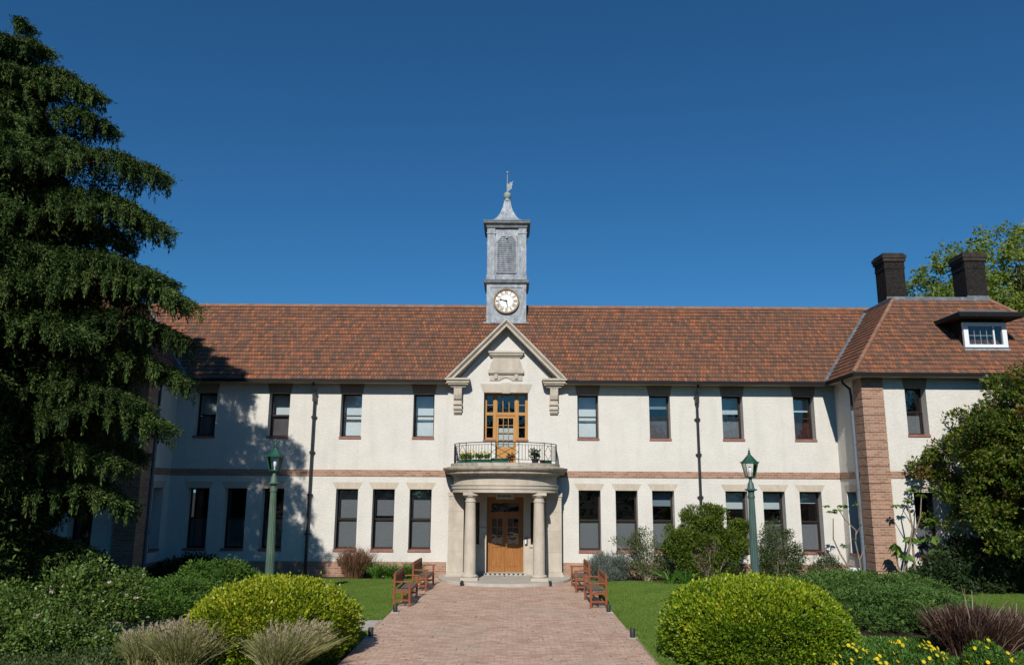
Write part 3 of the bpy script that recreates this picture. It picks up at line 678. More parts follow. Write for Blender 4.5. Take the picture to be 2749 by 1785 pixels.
for s in (1,-1):
    column(s*1.22,-1.92)
    mb=MB(); x0,x1=sorted((s*1.53,s*2.10)); z=.26
    mb.box(x0-.06,x1+.06,-.76,-.04,.113,.19); mb.box(x0-.03,x1+.03,-.73,-.041,.19,.26)
    for z1 in (.98,1.72,2.42,2.86): mb.box(x0,x1,-.70,-.042,z+.004,z1-.004); mb.box(x0+.008,x1-.008,-.69,-.043,z1-.004,z1+.004); z=z1
    mb.box(x0-.012,x1+.012,-.712,-.041,2.864,2.89); mb.box(x0,x1,-.70,-.042,2.89,2.97); mb.box(x0-.03,x1+.03,-.73,-.0405,2.97,3.119)
    mb.build('pilaster','stone',P)
    # engaged half column against the wall behind
    mb=MB(); mb.box(*sorted((s*1.36,s*1.529)),-.30,-.046,.113,3.119); mb.build('jamb','stone',P)
# ---- balcony railing
def rp(t,r=1.93,n=40):                   # t 0..1 along the curved front
    L1=.5; La=math.pi*r; tot=2*L1+La; s=t*tot
    if s<L1: return (-r,YC+L1-s)
    if s>L1+La: return (r,YC+s-L1-La)
    a=math.pi+(s-L1)/r; return (r*math.cos(a),YC+r*math.sin(a))
mb=MB()
T=[i/80 for i in range(81)]
mb.tube([(*rp(t),4.88) for t in T],.016,6); mb.tube([(*rp(t),4.80) for t in T],.008,5); mb.tube([(*rp(t),4.27) for t in T],.010,5)
edges=[0,.055,.12,.21,.275,.43,.57,.725,.79,.88,.945,1]; kinds='dvvdvxvdvvd'
for t in edges: mb.tube([(*rp(t),4.14),(*rp(t),4.90)],.016,6)
for k,kd in enumerate(kinds):
    t0,t1=edges[k],edges[k+1]; tm=(t0+t1)/2
    if kd=='v':
        n_=max(2,round((t1-t0)*7.1/.125))
        for i in range(1,n_): t=t0+(t1-t0)*i/n_; mb.tube([(*rp(t),4.27),(*rp(t),4.80)],.0085,5)
    else:
        if kd=='x':
            for a,b in ((4.27,4.80),(4.80,4.27)): mb.tube([(*rp(t0+(t1-t0)*i/6),a+(b-a)*i/6) for i in range(7)],.0085,5)
        for q in ((t0,4.535,tm,4.80),(tm,4.80,t1,4.535),(t1,4.535,tm,4.27),(tm,4.27,t0,4.535)):
            mb.tube([(*rp(q[0]+(q[2]-q[0])*i/4),q[1]+(q[3]-q[1])*i/4) for i in range(5)],.0085,5)
mb.build('railing','black',P,smooth=60)
# ---- clock tower
T_=empty('clock_tower',(0,0,0)); T_.parent=B
TC=(-.03,3.02); th=.85; fy=TC[1]-th
mb=MB(); mb.sqlathe([(.92,9.9),(.92,10.16),(.98,10.16),(.98,10.20),(.875,10.24),(.85,10.24),(.85,11.88)],TC)
cb=mb.build('clock_stage','lead',T_)
mb=MB(); o_=fy
for x0,x1,z0,z1 in ((-.85,-.70,10.24,11.88),(.70,.85,10.24,11.88),(-.70,.70,11.76,11.88),(-.70,.70,10.24,10.42)): mb.box(TC[0]+x0,TC[0]+x1,o_-.03,o_-.001,z0,z1)
mb.build('panel_trim','lead',T_)
mb=MB(); mb.sqlathe([(.86,11.881),(.90,11.90),(.965,11.96),(.975,12.03),(.975,12.06),(.99,12.065),(.99,12.09),(.85,12.13)],TC); mb.build('lower_cornice','lead_dark',T_)
mb=MB(); mb.sqlathe([(.78,12.11),(.78,14.42)],TC); sh=mb.build('louvre_stage','lead',T_)
for sx in (-1,1):
    for sy in (-1,1):
        mb=MB(); cx,cy=TC[0]+sx*.685,TC[1]+sy*.685
        mb.box(cx-.165,cx+.165,cy-.165,cy+.165,12.32,14.18); mb.box(cx-.185,cx+.185,cy-.185,cy+.185,12.12,12.319); mb.box(cx-.19,cx+.19,cy-.19,cy+.19,14.181,14.24); mb.box(cx-.17,cx+.17,cy-.17,cy+.17,14.241,14.43)
        mb.build('corner_pilaster','lead',T_)
LT=empty  # louvre panels on the four faces
def louvre(mp):
    mb=MB(); hw=.40; z0,z1=12.42,14.05
    mb.box(-hw-.05,-hw,-.05,.0,z0,z1-.12,mp); mb.box(hw,hw+.05,-.05,.0,z0,z1-.12,mp)
    n_=18; h=(z1-z0)/n_
    for i in range(n_):
        za=z0+i*h; wq=hw
        if za>z1-.22: wq=hw-.8*(za-(z1-.22))
        mb.add([mp(-wq,-.055,za),mp(wq,-.055,za),mp(wq,-.005,za+h*.95),mp(-wq,-.005,za+h*.95)],[(0,1,2,3)])
        mb.box(-wq,wq,-.06,-.052,za-.004,za+.018,mp)
    pts=[(-.46,14.12),(-.46,13.80),(-.40,13.82),(-.24,14.05),(.24,14.05),(.40,13.82),(.46,13.80),(.46,14.12)]
    mb.prism(pts,-.065,-.001,mp); mb.prism([(-.05,14.20),(.05,14.20),(.035,13.98),(-.035,13.98)],-.12,-.064,mp)
    mb.build('louvre','lead',T_)
louvre(lambda s,d,z:(TC[0]+s,TC[1]-.78+d,z)); louvre(lambda s,d,z:(TC[0]-.78+d,TC[1]+s,z)); louvre(lambda s,d,z:(TC[0]+.78-d,TC[1]+s,z))
mb=MB(); mb.sqlathe([(.84,14.431),(.88,14.46),(.90,14.56),(.99,14.62),(1.01,14.66),(1.01,14.72),(1.03,14.73),(1.03,14.76),(.95,14.785)],TC); mb.build('upper_cornice','lead_dark',T_)
prof=[(.90,14.78),(.84,14.80),(.70,14.86),(.56,14.96),(.44,15.10),(.34,15.28),(.26,15.47),(.20,15.66),(.16,15.83),(.135,15.98)]
mb=MB(); mb.sqlathe(prof,TC); mb.build('spire','lead',T_)
mb=MB(); mb.lathe([(.15,15.95),(.175,15.97),(.175,16.0),(.12,16.03),(.10,16.10),(.13,16.14),(.165,16.20),(.175,16.28),(.15,16.37),(.08,16.43),(.03,16.45)],TC,20); mb.build('ball_finial','copper',T_,smooth=50)
mb=MB(); mb.tube([(*TC,16.4),(*TC,17.36)],[.032,.022],6); mb.lathe([(.01,17.32),(.06,17.36),(.06,17.41),(.01,17.45)],TC,10)
vn=[(0,16.5),(.06,16.48),(.12,16.58),(.2,16.56),(.17,16.68),(.24,16.80),(.19,16.82),(.27,16.96),(.16,16.88),(.10,16.92),(.07,16.78),(0,16.86)]
mb.prism(vn,-.012,.012,lambda a,d,z:(TC[0]+.02+a*.95,TC[1]-a*.3+d,z)); mb.build('weathervane','lead',T_)
# clock face with numerals and hands at 9:28
cz=11.15; fc=lambda a,d,b:(TC[0]+a,fy-.035+d,cz+b)
def disc(r0,r1,d0,d1,n=48):
    mb=MB(); vs=[];fs=[]
    for i in range(n):
        a=2*math.pi*i/n
        for r,d in ((r0,d0),(r0,d1),(r1,d1),(r1,d0)): vs.append(fc(r*math.cos(a),d,r*math.sin(a)))
    for i in range(n):
        j=(i+1)%n
        for k in range(4): fs.append((i*4+k,j*4+k,j*4+(k+1)%4,i*4+(k+1)%4))
    return mb.add(vs,fs)
disc(.0,.50,-.01,.02).build('clock_face','clockface',T_)
disc(.49,.555,-.07,.02).build('clock_bezel','gilt',T_)
mbn=disc(.495,.48,-.014,-.011); mbn.add(*((lambda q:(q.v,q.f))(disc(.285,.297,-.014,-.011))))
NUM=['XII','I','II','III','IIII','V','VI','VII','VIII','IX','X','XI']
for h in range(12):
    a=math.pi/2-h*math.pi/6; t=NUM[h]; wd={'I':.042,'V':.07,'X':.075}; tot=sum(wd[c] for c in t); x=-tot/2
    for c in t:
        x0,x1=x,x+wd[c]; xm=(x0+x1)/2; x=x1
        st={'I':[((xm,-.075),(xm,.075))],'V':[((x0+.01,.075),(xm,-.075)),((x1-.01,.075),(xm,-.075))],'X':[((x0+.008,.075),(x1-.008,-.075)),((x1-.008,.075),(x0+.008,-.075))]}[c]
        for (p,q) in st:
            def T2(u,v): 
                r=.388+v; return (r*math.cos(a)+u*math.sin(a),r*math.sin(a)-u*math.cos(a))
            e=.011; q4=[T2(p[0]-e,p[1]),T2(p[0]+e,p[1]),T2(q[0]+e,q[1]),T2(q[0]-e,q[1])]
            mbn.prism(q4,-.02,-.011,fc)
mbn.build('numerals','gilt',T_)
def hand(ang,L,wb,tail,spade=0):
    mb=MB(); a=math.pi/2-ang; ca,sa=math.cos(a),math.sin(a)
    pts=[(-tail,-wb*.6),(0,-wb),(L*.72,-wb*.45)]+([(L*.78,-spade),(L,0),(L*.78,spade)] if spade else [(L,-wb*.15),(L,wb*.15)])+[(L*.72,wb*.45),(0,wb),(-tail,wb*.6)]
    mb.prism([(x*ca-y*sa,x*sa+y*ca) for x,y in pts],-.035,-.024,fc); return mb
hand(R(284),.30,.026,.04,.05).build('hour_hand','black',T_); hand(R(168),.40,.022,.06).build('minute_hand','black',T_)
# ---- chimneys and dormer on the right wing
def chimney(x0,x1,y0,y1,zt):
    mb=MB(); mb.box(x0,x1,y0,y1,9.8,zt-.62); mb.box(x0-.02,x1+.02,y0-.02,y1+.02,zt-.62,zt-.52); mb.box(x0-.01,x1+.01,y0-.01,y1+.01,zt-.52,zt-.30)
    o=mb.build('chimney','soot',B)
    p=MB(); p.box(x0-.06,x1+.06,y0-.06,y1+.06,zt-.30,zt-.16); p.box(x0-.09,x1+.09,y0-.09,y1+.09,zt-.16,zt-.02); p.box(x0-.03,x1+.03,y0-.03,y1+.03,zt-.02,zt+.06); p.build('chimney_cap','soot_cap',o)
    p=MB(); p.prism([(x0-.03,WZ+.3),(x1+.03,WZ+.3),(x1+.03,WZ-.3),(x0-.03,WZ-.3)],y0-.02,y0-.001); p.build('lead_apron','lead_dark',o)
chimney(15.78,16.60,1.0,1.85,12.98); chimney(18.98,19.82,.75,1.7,12.95)
DM=empty('dormer',(0,0,0)); DM.parent=B
dx0,dx1,dyf=16.98,18.58,-2.02; dz0,dz1=8.48,9.42
for xx in (dx0+.02,dx1-.14): mb=MB(); mb.box(xx,xx+.12,dyf+.02,.4,8.0,dz1+.1); mb.build('dormer_cheek','soot',DM)
mb=MB(); mb.box(dx0,dx0+.17,dyf-.06,dyf+.05,dz0,dz1); mb.box(dx1-.17,dx1,dyf-.06,dyf+.05,dz0,dz1); mb.box(dx0+.17,dx1-.17,dyf-.06,dyf+.05,dz0,dz0+.11); mb.box(dx0+.17,dx1-.17,dyf-.06,dyf+.05,dz1-.13,dz1)
mb.box(dx0+1.10,dx0+1.15,dyf-.04,dyf+.03,dz0+.11,dz1-.13); mb.build('dormer_frame','white',DM)
mb=MB()
for x in (dx0+.41,dx0+.64,dx0+.87): mb.box(x-.007,x+.007,dyf-.015,dyf+.015,dz0+.11,dz1-.13)
mb.box(dx0+.17,dx0+1.10,dyf-.016,dyf+.014,dz0+.445,dz0+.46); mb.build('glazing_bars','bar_grey',DM)
p=MB(); p.add([(dx0+.17,dyf,dz0+.11),(dx1-.17,dyf,dz0+.11),(dx1-.17,dyf,dz1-.13),(dx0+.17,dyf,dz1-.13)],[(0,1,2,3)]); p.build('pane','glass',DM)
p=MB(); p.box(dx0+.15,dx1-.15,dyf+.4,dyf+.42,8.2,dz1+.08); p.build('dormer_back','interior',DM)
mb=MB(); mb.box(dx0-.42,dx1+.42,dyf-.62,dyf-.55,9.54,9.70); mb.box(dx0-.42,dx0-.35,dyf-.549,0.2,9.54,9.70); mb.box(dx1+.35,dx1+.42,dyf-.549,.2,9.54,9.70); mb.build('dormer_gutter','black',DM)
mb=MB(); mb.box(dx0-.349,dx1+.349,dyf-.549,.3,9.56,9.60); mb.build('dormer_soffit','soot_cap',DM)
mb=MB(); a0,a1=dx0-.41,dx1+.41; y0=dyf-.6
mb.add([(a0,y0,9.69),(a1,y0,9.69),(a1-.5,y0+.75,9.93),(a0+.5,y0+.75,9.93),(a0,.6,9.69),(a1,.6,9.69),(a0+.5,.6,9.93),(a1-.5,.6,9.93)],[(0,1,2,3),(0,3,6,4),(1,5,7,2),(3,2,7,6)]); mb.build('dormer_roof','lead_dark',DM)
mb=MB(); mb.prism([(dyf-.10,dz0-.07),(dyf+.06,dz0+.0),(dyf+.06,dz0-.02),(dyf-.10,dz0-.12)],dx0-.05,dx1+.05,lambda a,d,z:(d,a,z)); mb.build('dormer_apron','lead',DM)
# ------------------------------------------------------------------ small things on the building
mb=MB(); mb.box(-.35,.35,-.13,-.10,2.86,3.13); o=mb.build('hanging_sign','sign'); tag(o,'pale rectangular sign board hung in the shade above the entrance doors','sign')
mb=MB(); mb.lathe([(.035,0),(.035,.008)],(0,0),12); em=[( -.23+0.035*math.cos(2*math.pi*i/12),2.99+.045*math.sin(2*math.pi*i/12)) for i in range(12)]
mb=MB(); mb.prism(em,-.134,-.131)
x=-.15
for wd in (.05,.035,.045,.03,.05,.04,.045): mb.box(x,x+wd,-.134,-.131,2.965,3.015); x+=wd+.012
mb.build('lettering','dark_metal',o)
mb=MB(); mb.box(-.95,-.70,-.085,-.05,1.66,1.80); tag(mb.build('wall_plate','sign'),'small pale plate on the stone wall left of the doors','plaque')
o=empty('entry_intercom',(.80,-.05,1.32)); tag(o,'white intercom handset on the lit stone right of the doors','intercom')
mb=MB(); mb.box(-.05,.05,-.05,-.003,-.13,.13); mb.build('backplate','dark_metal',o); mb=MB(); mb.box(-.042,.012,-.085,-.051,-.09,.07); mb.build('handset','white',o,bevel=.01)
def pot_trough(x,y,L,ang,label,plant=None,n=60,col='trough',h=.16,wd=.18,cat='planter'):
    o=empty('flower_trough',(x,y,4.12)); o.rotation_euler=(0,0,ang)
    mb=MB(); mb.prism([(-wd*.4,0),(wd*.4,0),(wd*.5,h),(wd*.44,h),(wd*.40,h-.03),(-wd*.40,h-.03),(-wd*.44,h),(-wd*.5,h)],-L/2,L/2,lambda a,d,z:(d,a,z)); mb.build('trough',col,o)
    if plant:
        P_,T2=arcblades((0,0,h-.03),n,1,.26,.35); P_[:,0]=(RNG.random(n)-.5)*L*.95; off=P_[:,:2].copy(); 
        d=P_.copy(); k=len(P_); base=np.stack([(RNG.random(k)-.5)*L*.92,(RNG.random(k)-.5)*wd*.6,np.full(k,h-.03)],1)
        q=leafQ(base+np.array([0,0,.02])+RNG.random((k,3))*np.array([0,0,.12]),np.array([0,0,1.])+RNG.normal(size=(k,3))*.45,.16,.05)
        quads('leaves',q,'strap',o)
        if plant=='flowers':
            b2=base[:n//2]+np.array([0,0,.24])+RNG.normal(size=(n//2,3))*.05
            quads('flowers',leafQ(b2,rand_dirs(n//2)+np.array([0,-.5,.5]),.06,.05),'petal',o)
    tag(o,label,cat,'planters on the balcony'); return o
pot_trough(-1.42,-1.72,.62,-.75,'green trough of yellow flowers at the left end of the balcony','flowers',140)
pot_trough(-.86,-2.16,.72,-.38,'long green trough with pale flowers, second from the left on the balcony','flowers',120)
pot_trough(-.18,-2.38,.62,-.05,'bare green trough in front of the balcony door',None,h=.19)
pot_trough(1.5,-1.62,.42,.85,'short empty green trough at the right end of the balcony',None)
def pot(x,y,r,h,label,col,m=None,n=0,ph=.25,grp='planters on the balcony'):
    o=empty('flower_pot',(x,y,4.12)); mb=MB(); mb.lathe([(r*.7,0),(r,h),(r*1.08,h),(r*1.08,h-.03),(r*.9,h-.035)],(0,0),16); mb.build('pot',col,o,smooth=40)
    if n:
        cs=ell_points(max(4,n//20),(0,0,h+ph*.55),(r*1.3,r*1.3,ph*.5)); q,rn=clumps(cs,np.full(len(cs),.08),20,.09,.5); quads('leaves',q,m,o,rn)
    tag(o,label,'flower pot',grp)
pot(.22,-2.40,.085,.15,'small terracotta pot with a reddish plant on the balcony edge','pot','redleaf',120,.16)
pot(1.08,-2.02,.14,.20,'dark round pot holding a bushy dark plant on the balcony','pot_dark','shade_leaf',260,.28)
pot(1.32,-1.86,.075,.15,'small dark pot beside the bushy dark potted plant','pot_dark',None,0)
# ------------------------------------------------------------------ street furniture
def children(o): return [c for c in bpy.data.objects if c.parent==o]
def copy_tree(o,parent=None):
    c=o.copy(); C.objects.link(c); c.parent=parent
    for ch in children(o): copy_tree(ch,c)
    return c
def make_bench():
    o=empty('wooden_bench'); L=1.8; dp=.50          # length along local y, sitter faces +x, back at x=0
    for y in (-L/2+.035,L/2-.035):
        for x,h,nm in ((0,.88,'leg'),(dp-.07,.64,'leg')):
            mb=MB(); mb.box(x,x+.06,y-.035,y+.035,0,h); mb.build('leg','bench',o,bevel=.006)
        mb=MB(); mb.box(-.0+.061,dp+.03,y-.045,y+.045,.641,.675); mb.build('armrest','bench',o,bevel=.008)
        mb=MB(); mb.box(.061,dp-.071,y-.02,y+.02,.36,.42); mb.box(.061,dp-.071,y-.018,y+.018,.14,.19); mb.build('side_rail','bench',o)
    mb=MB()
    for i in range(5): mb.box(.065+i*.083,.065+i*.083+.07,-L/2+.08,L/2-.08,.421,.448)
    mb.build('seat','bench_grey',o,bevel=.004)
    mb=MB(); mb.box(.012,.05,-L/2+.07,L/2-.07,.80,.90); mb.box(.014,.048,-L/2+.07,L/2-.07,.50,.56)
    for i in range(15): 
        y=-L/2+.12+i*(L-.24)/14; mb.box(.02,.04,y-.028,y+.028,.56,.80)
    mb.build('backrest','bench',o)
    mb=MB(); mb.box(dp-.06,dp-.025,-L/2+.07,L/2-.07,.35,.42); mb.box(.24,.28,-L/2+.055,L/2-.055,.145,.185); mb.build('front_rail','bench',o)
    return o
bench0=make_bench()
for i,(x,y,flip,lab) in enumerate([(-3.06,-6.75,0,'red brown wooden bench left of the path, the one nearer the camera'),(-2.92,-3.4,0,'red brown wooden bench left of the path, the one nearer the porch'),
    (2.92,-6.85,1,'red brown wooden bench right of the path, the one nearer the camera'),(2.78,-3.5,1,'red brown wooden bench right of the path, the one nearer the porch')]):
    o=bench0 if i==0 else copy_tree(bench0)
    o.location=(x,y,.014); o.rotation_euler=(0,0,math.pi if flip else (R(-2) if i else 0)); tag(o,lab,'bench','benches along the brick path')
def make_lamp(paint):
    o=empty('lamp_post')
    mb=MB(); mb.lathe([(.19,0),(.19,.25),(.15,.30),(.15,.8),(.125,.88)],(0,0),20); mb.build('base',paint,o,smooth=35)
    mb=MB(); mb.lathe([(.122,.87),(.112,1.6),(.1,2.4),(.085,3.16)],(0,0),28,flute=.09); mb.lathe([(.095,3.12),(.10,3.14),(.10,3.19),(.09,3.21)],(0,0),20); mb.build('pole',paint,o,smooth=20)
    mb=MB(); mb.lathe([(.088,3.20),(.088,3.31),(.12,3.33),(.17,3.345),(.175,3.37),(.11,3.385),(.095,3.42),(.085,3.52),(.05,3.58),(.04,3.66),(.07,3.70)],(0,0),20); mb.build('collar',paint,o,smooth=40)
    n_=6; z0,z1=3.72,4.10; r0,r1=.14,.225; mb=MB()
    for k in range(n_):
        a=2*math.pi*k/n_+.26; mb.tube([(r0*math.cos(a),r0*math.sin(a),z0),(r1*math.cos(a),r1*math.sin(a),z1)],.011,5)
        a2=a+2*math.pi/n_
        for r,z,w_ in ((r0,z0,.014),(r1,z1,.014)): mb.tube([(r*math.cos(a),r*math.sin(a),z),(r*math.cos(a2),r*math.sin(a2),z)],w_,5)
        mb.tube([(.245*math.cos(a),.245*math.sin(a),4.10),(.27*math.cos(a),.27*math.sin(a),4.16)],[.012,.004],5)
    mb.lathe([(.06,3.68),(.15,3.70),(.15,3.725)],(0,0),6,rot=.26); mb.build('lantern_frame','lantern',o)
    for k in range(n_):
        a=2*math.pi*k/n_+.26; a2=a+2*math.pi/n_; p=MB(); p.add([(r*math.cos(b)*.985,r*math.sin(b)*.985,z) for r,z,b in ((r0,z0,a),(r0,z0,a2),(r1,z1,a2),(r1,z1,a))],[(0,1,2,3)]); p.build('pane','glass_lamp',o)
    mb=MB(); mb.lathe([(.245,4.09),(.245,4.125),(.20,4.16),(.12,4.25),(.06,4.32),(.045,4.34)],(0,0),6,rot=.26); mb.build('lantern_roof','lantern',o)
    mb=MB(); mb.lathe([(.045,4.335),(.03,4.36),(.05,4.375),(.02,4.40),(.035,4.43),(.012,4.47),(.004,4.54)],(0,0),10); mb.build('finial','lantern',o,smooth=40)
    mb=MB(); mb.lathe([(.02,3.73),(.02,3.80),(.045,3.83),(.055,3.90),(.045,3.97),(.02,4.0)],(0,0),12); mb.build('bulb','bulb',o,smooth=60)
    return o
l0=make_lamp('lamp_green'); l0.location=(-6.42,-8,0); l0.rotation_euler=(R(.3),R(-.9),0); tag(l0,'faded green lamp post behind the left clipped bush, in front of tree shadow','street lamp','green lamp posts')
l1=copy_tree(l0); l1.location=(6.98,-8,-.10); l1.rotation_euler=(0,R(.2),.5); tag(l1,'green lamp post behind the right clipped bush, against the sunlit wall','street lamp','green lamp posts')
for ch in children(l1):
    if ch.name.split('.')[0] in('base','pole','collar'): ch.data=ch.data.copy(); ch.data.materials[0]=M['lamp_blue']
def make_light():
    o=empty('path_light'); mb=MB(); mb.lathe([(.058,.02),(.06,.19),(.055,.2),(.045,.2),(.045,.19)],(0,0),18); mb.build('housing','dark_metal',o,smooth=40)
    mb=MB(); mb.box(-.09,.09,-.09,.09,0,.02); mb.build('base','concrete',o); return o
p0=make_light()
for i,(x,y,lab) in enumerate([(-2.83,-8.72,'black cylinder path light beside the nearer left bench'),(-2.86,-12.25,'black cylinder path light by the left clipped bush'),(2.85,-8.5,'black cylinder path light beside the nearer right bench'),(2.93,-12.2,'black cylinder path light by the right clipped bush')]):
    o=p0 if i==0 else copy_tree(p0); o.location=(x,y,.013); o.rotation_euler=(0,0,.2*i); tag(o,lab,'path light','path lights along the brick path')
def make_spot():
    o=empty('spotlight'); mb=MB(); mb.box(-.05,.05,-.05,.05,0,.03); mb.tube([(0,0,.03),(0,0,.08)],.012,6); mb.build('bracket','dark_metal',o)
    mb=MB(); mb.tube([(0,-.05,.07),(0,.05,.13)],[.05,.06],12); mb.build('head','dark_metal',o); return o
s0=make_spot()
for i,(x,y,lab) in enumerate([(-1.44,-2.75,'small black spotlight on the ground by the left porch column'),(1.58,-2.72,'small black spotlight on the ground by the right porch column'),(2.55,-1.0,'small black spotlight at the foot of the wall behind the right benches')]):
    o=s0 if i==0 else copy_tree(s0); o.location=(x,y,.013); o.rotation_euler=(0,0,.4*i-.3); tag(o,lab,'spotlight','black spotlights at the porch')
o=empty('meter_housing',(12.35,-1.75,0)); tag(o,'pale utility housing at the foot of the brick corner','utility box')
mb=MB(); mb.box(-.2,.2,-.12,.12,.02,.48); mb.build('body','metal_white',o,bevel=.03); mb=MB(); mb.prism([(-.24,.48),(.24,.48),(.18,.60),(-.18,.60)],-.15,.15); mb.build('lid','metal_white',o,bevel=.02); mb=MB(); mb.tube([(.26,0,0),(.26,0,.5),(.2,0,.55)],.025,8); mb.build('conduit','pipe_grey',o)
# ------------------------------------------------------------------ plants
def limb(mb,a,b,r0,r1,n=5,sag=0,wob=.0):
    a,b=Vector(a),Vector(b); pts=[]
    for i in range(n+1):
        t=i/n; p=a.lerp(b,t); p.z-=sag*4*t*(1-t)
        if 0<i<n and wob: p+=Vector([random.gauss(0,wob) for _ in range(3)])
        pts.append(p)
    mb.tube(pts,[r0+(r1-r0)*i/n for i in range(n+1)],6)
# --- big cedar at the left
def cedar():
    K=.933; OX,OY=-14.65,-9.5
    o=empty('cedar_tree',(OX,OY,0)); tag(o,'tall dark cedar with drooping layered boughs at the left edge, shading the wall','tree')
    prof_z=[0,2.3,4.2,6.1,8.,9.8,11.2,12.6,14.0,15.2,16.4]; prof_r=[4.0,4.8,5.5,5.8,5.8,5.3,4.6,3.0,2.1,1.6,1.0]
    right=[(-15.4,17.6),(-14.6,16.7),(-13.6,15.7),(-12.5,14.95),(-12.3,14.1),(-12.5,13.1),(-10.1,12.2),(-11.0,11.3),(-9.7,10.5),(-10.7,9.4),(-9.6,8.95),(-9.0,8.35),(-9.3,7.4),(-9.4,6.3),(-10.2,5.5),(-9.5,4.85),(-10.9,3.8),(-10.8,2.75)]
    B_=[]
    for (x,z) in right:
        xt=.22+(x-.22)*K; zt=3.2+(z-3.2)*K
        B_.append((random.uniform(-.20,.10),xt-OX,zt,1.15))
    z=1.7; k0=0
    while z<16.0:
        r=np.interp(z,prof_z,prof_r); nb=10 if z<11 else 7; a0=k0*.9; k0+=1
        for k in range(nb):
            az=a0+2*math.pi*k/nb+random.uniform(-.25,.25)
            az=(az+math.pi)%(2*math.pi)-math.pi
            if abs(az)<.30 or (z<2.9 and -2.9<az<-.3): continue
            front=-2.7<az<-.4
            f=(.80 if z>5.2 else .50) if front else .86
            if 1.0<az<2.5: f=1.12 if z<8.5 else .72
            elif z>10.5: f*=.85
            elif z<5. and not front: f=.76
            B_.append((az,r*f*random.uniform(.66,1.06),z+random.uniform(-.4,.4),random.uniform(.95,1.25)))
        z+=.80
    QP=[];QA=[];QL=[];tone=[]
    wood=MB(); limb(wood,(0,0,0),(-.1,0,16.2),.46,.05,10,0,.03)
    def put(P_,A,L,t): QP.append(P_);QA.append(A);QL.append(L);tone.append(t)
    for az,L,zt,wdt in B_:
        d=np.array([math.cos(az),math.sin(az),0]); pd_=np.array([-d[1],d[0],0])
        bz=max(.9,zt-.02*L); bow=.13*L
        def axis(s): return d*L*s+np.array([0,0,bz+(zt-bz)*s+bow*math.sin(math.pi*min(1,s*.85))-.34*max(0,s-.70)*L*.6])
        limb(wood,np.array([0,0,bz-.1]),axis(.75),.09*min(1,L/5),.02,4,-.12)
        bt=random.gauss(0,.09)
        nt_=int(8+L*4.6)
        for j in range(nt_):
            s=.28+.72*(j+random.random())/nt_; c=axis(s); side=1 if j%2 else -1
            tl=(.33*L*max(.05,1.04-s)**.7+.30)*wdt*random.uniform(.75,1.1); ang=random.uniform(.7,1.15)
            td=d*math.cos(ang)+pd_*side*math.sin(ang); m=int(4+tl*8); tt=bt+random.gauss(0,.10)
            for q in range(m):
                u=(q+random.random())/m; p=c+td*tl*u+np.array([0,0,.03-.34*tl*u*u+random.gauss(0,.03)])
                n=20; off=RNG.normal(size=(n,3))*np.array([.075,.075,.03])
                put(p+off,td*.8+d*.2+np.array([0,0,-.1])+RNG.normal(size=(n,3))*.45,.05+.05*RNG.random(n),np.clip(.55+tt+RNG.normal(size=n)*.2,0,1))
                if random.random()<(.95 if (u>.55 or s>.72) else .25):
                    n=22; ln=random.uniform(.18,.52); f=RNG.random(n); off=RNG.normal(size=(n,3))*.032*(1.35-f[:,None]); off[:,2]-=f*ln
                    put(p+off,np.array([0,0,-1.])+td*.3+RNG.normal(size=(n,3))*.3,.05+.05*RNG.random(n),np.clip(.50+tt+RNG.normal(size=n)*.2,0,1))
    n=130000; zz=.6+15.0*RNG.random(n)**1.15; rr=np.interp(zz,prof_z,prof_r)*.54*np.sqrt(RNG.random(n)); aa=RNG.random(n)*6.28
    put(np.stack([rr*np.cos(aa),rr*np.sin(aa),zz],1),RNG.normal(size=(n,3))+np.array([0,0,-.6]),.10+.08*RNG.random(n),RNG.random(n)*.8)
    P_=np.concatenate(QP);A_=np.concatenate(QA);L_=np.concatenate(QL); keep=P_[:,2]>.25
    wood.build('trunk','bark',o,smooth=60)
    quads('crown',leafQ(P_,A_,L_*1.3,L_*.36)[keep],'cedar',o,np.concatenate(tone)[keep])
    print('cedar leaves',keep.sum())
cedar()
random.seed(41); RNG=np.random.default_rng(141)
# --- round evergreen at the right
def crown_tree():
    o=empty('evergreen_tree',(18.25,-4.6,0)); tag(o,'dense rounded evergreen with bronze tinged leaves at the right edge before the brick wing','tree')
    mb=MB(); limb(mb,(0,0,0),(.1,0,3.4),.22,.12,5,0,.04)
    for k in range(10): 
        a=k*.63; limb(mb,(.05,0,1.2+k*.2),(2.4*math.cos(a),2.4*math.sin(a),3.2+random.random()*2.6),.09,.02,4,-.2,.06)
    mb.build('trunk','bark',o,smooth=60)
    n=700; d=rand_dirs(n*3); d=d[d[:,2]>-.8][:n]
    az=np.arctan2(d[:,1],d[:,0]); el=d[:,2]
    rad=np.stack([np.full(n,3.55),np.full(n,3.3),np.full(n,3.2)],1)
    lump=1.02+.10*np.sin(az*3+el*4)+.17*np.sin(az*7-el*6+1.3)*np.cos(el*5+az*2)+RNG.normal(size=n)*.06
    P_=d*rad*lump[:,None]*(.80+.2*RNG.random(n)[:,None])+np.array([0,0,4.0])
    P_[:,0]+=np.where(P_[:,2]>5.0,.28*(P_[:,2]-5.0),0)
    P_[:,2]=np.maximum(P_[:,2],1.35+RNG.random(n)*.7+.35*np.sin(az*5))
    inner=ell_points(260,(0,0,4.0),(2.4,2.2,2.4))
    cs=np.concatenate([P_,inner]); rr=np.concatenate([.20+.30*RNG.random(n),np.full(260,.5)])
    tone=np.where((RNG.random(len(cs))<.07)&(cs[:,0]<.5)&(cs[:,2]>3),.62,RNG.random(len(cs))*.28-.05)
    q,rn=clumps(cs,rr,150,.12,.5,.75,.35,.8,tone,.45)
    rn=np.where(tone.repeat(150)>.5,rn,np.minimum(rn,.80))
    quads('crown',q,'magnolia',o,rn)
crown_tree()
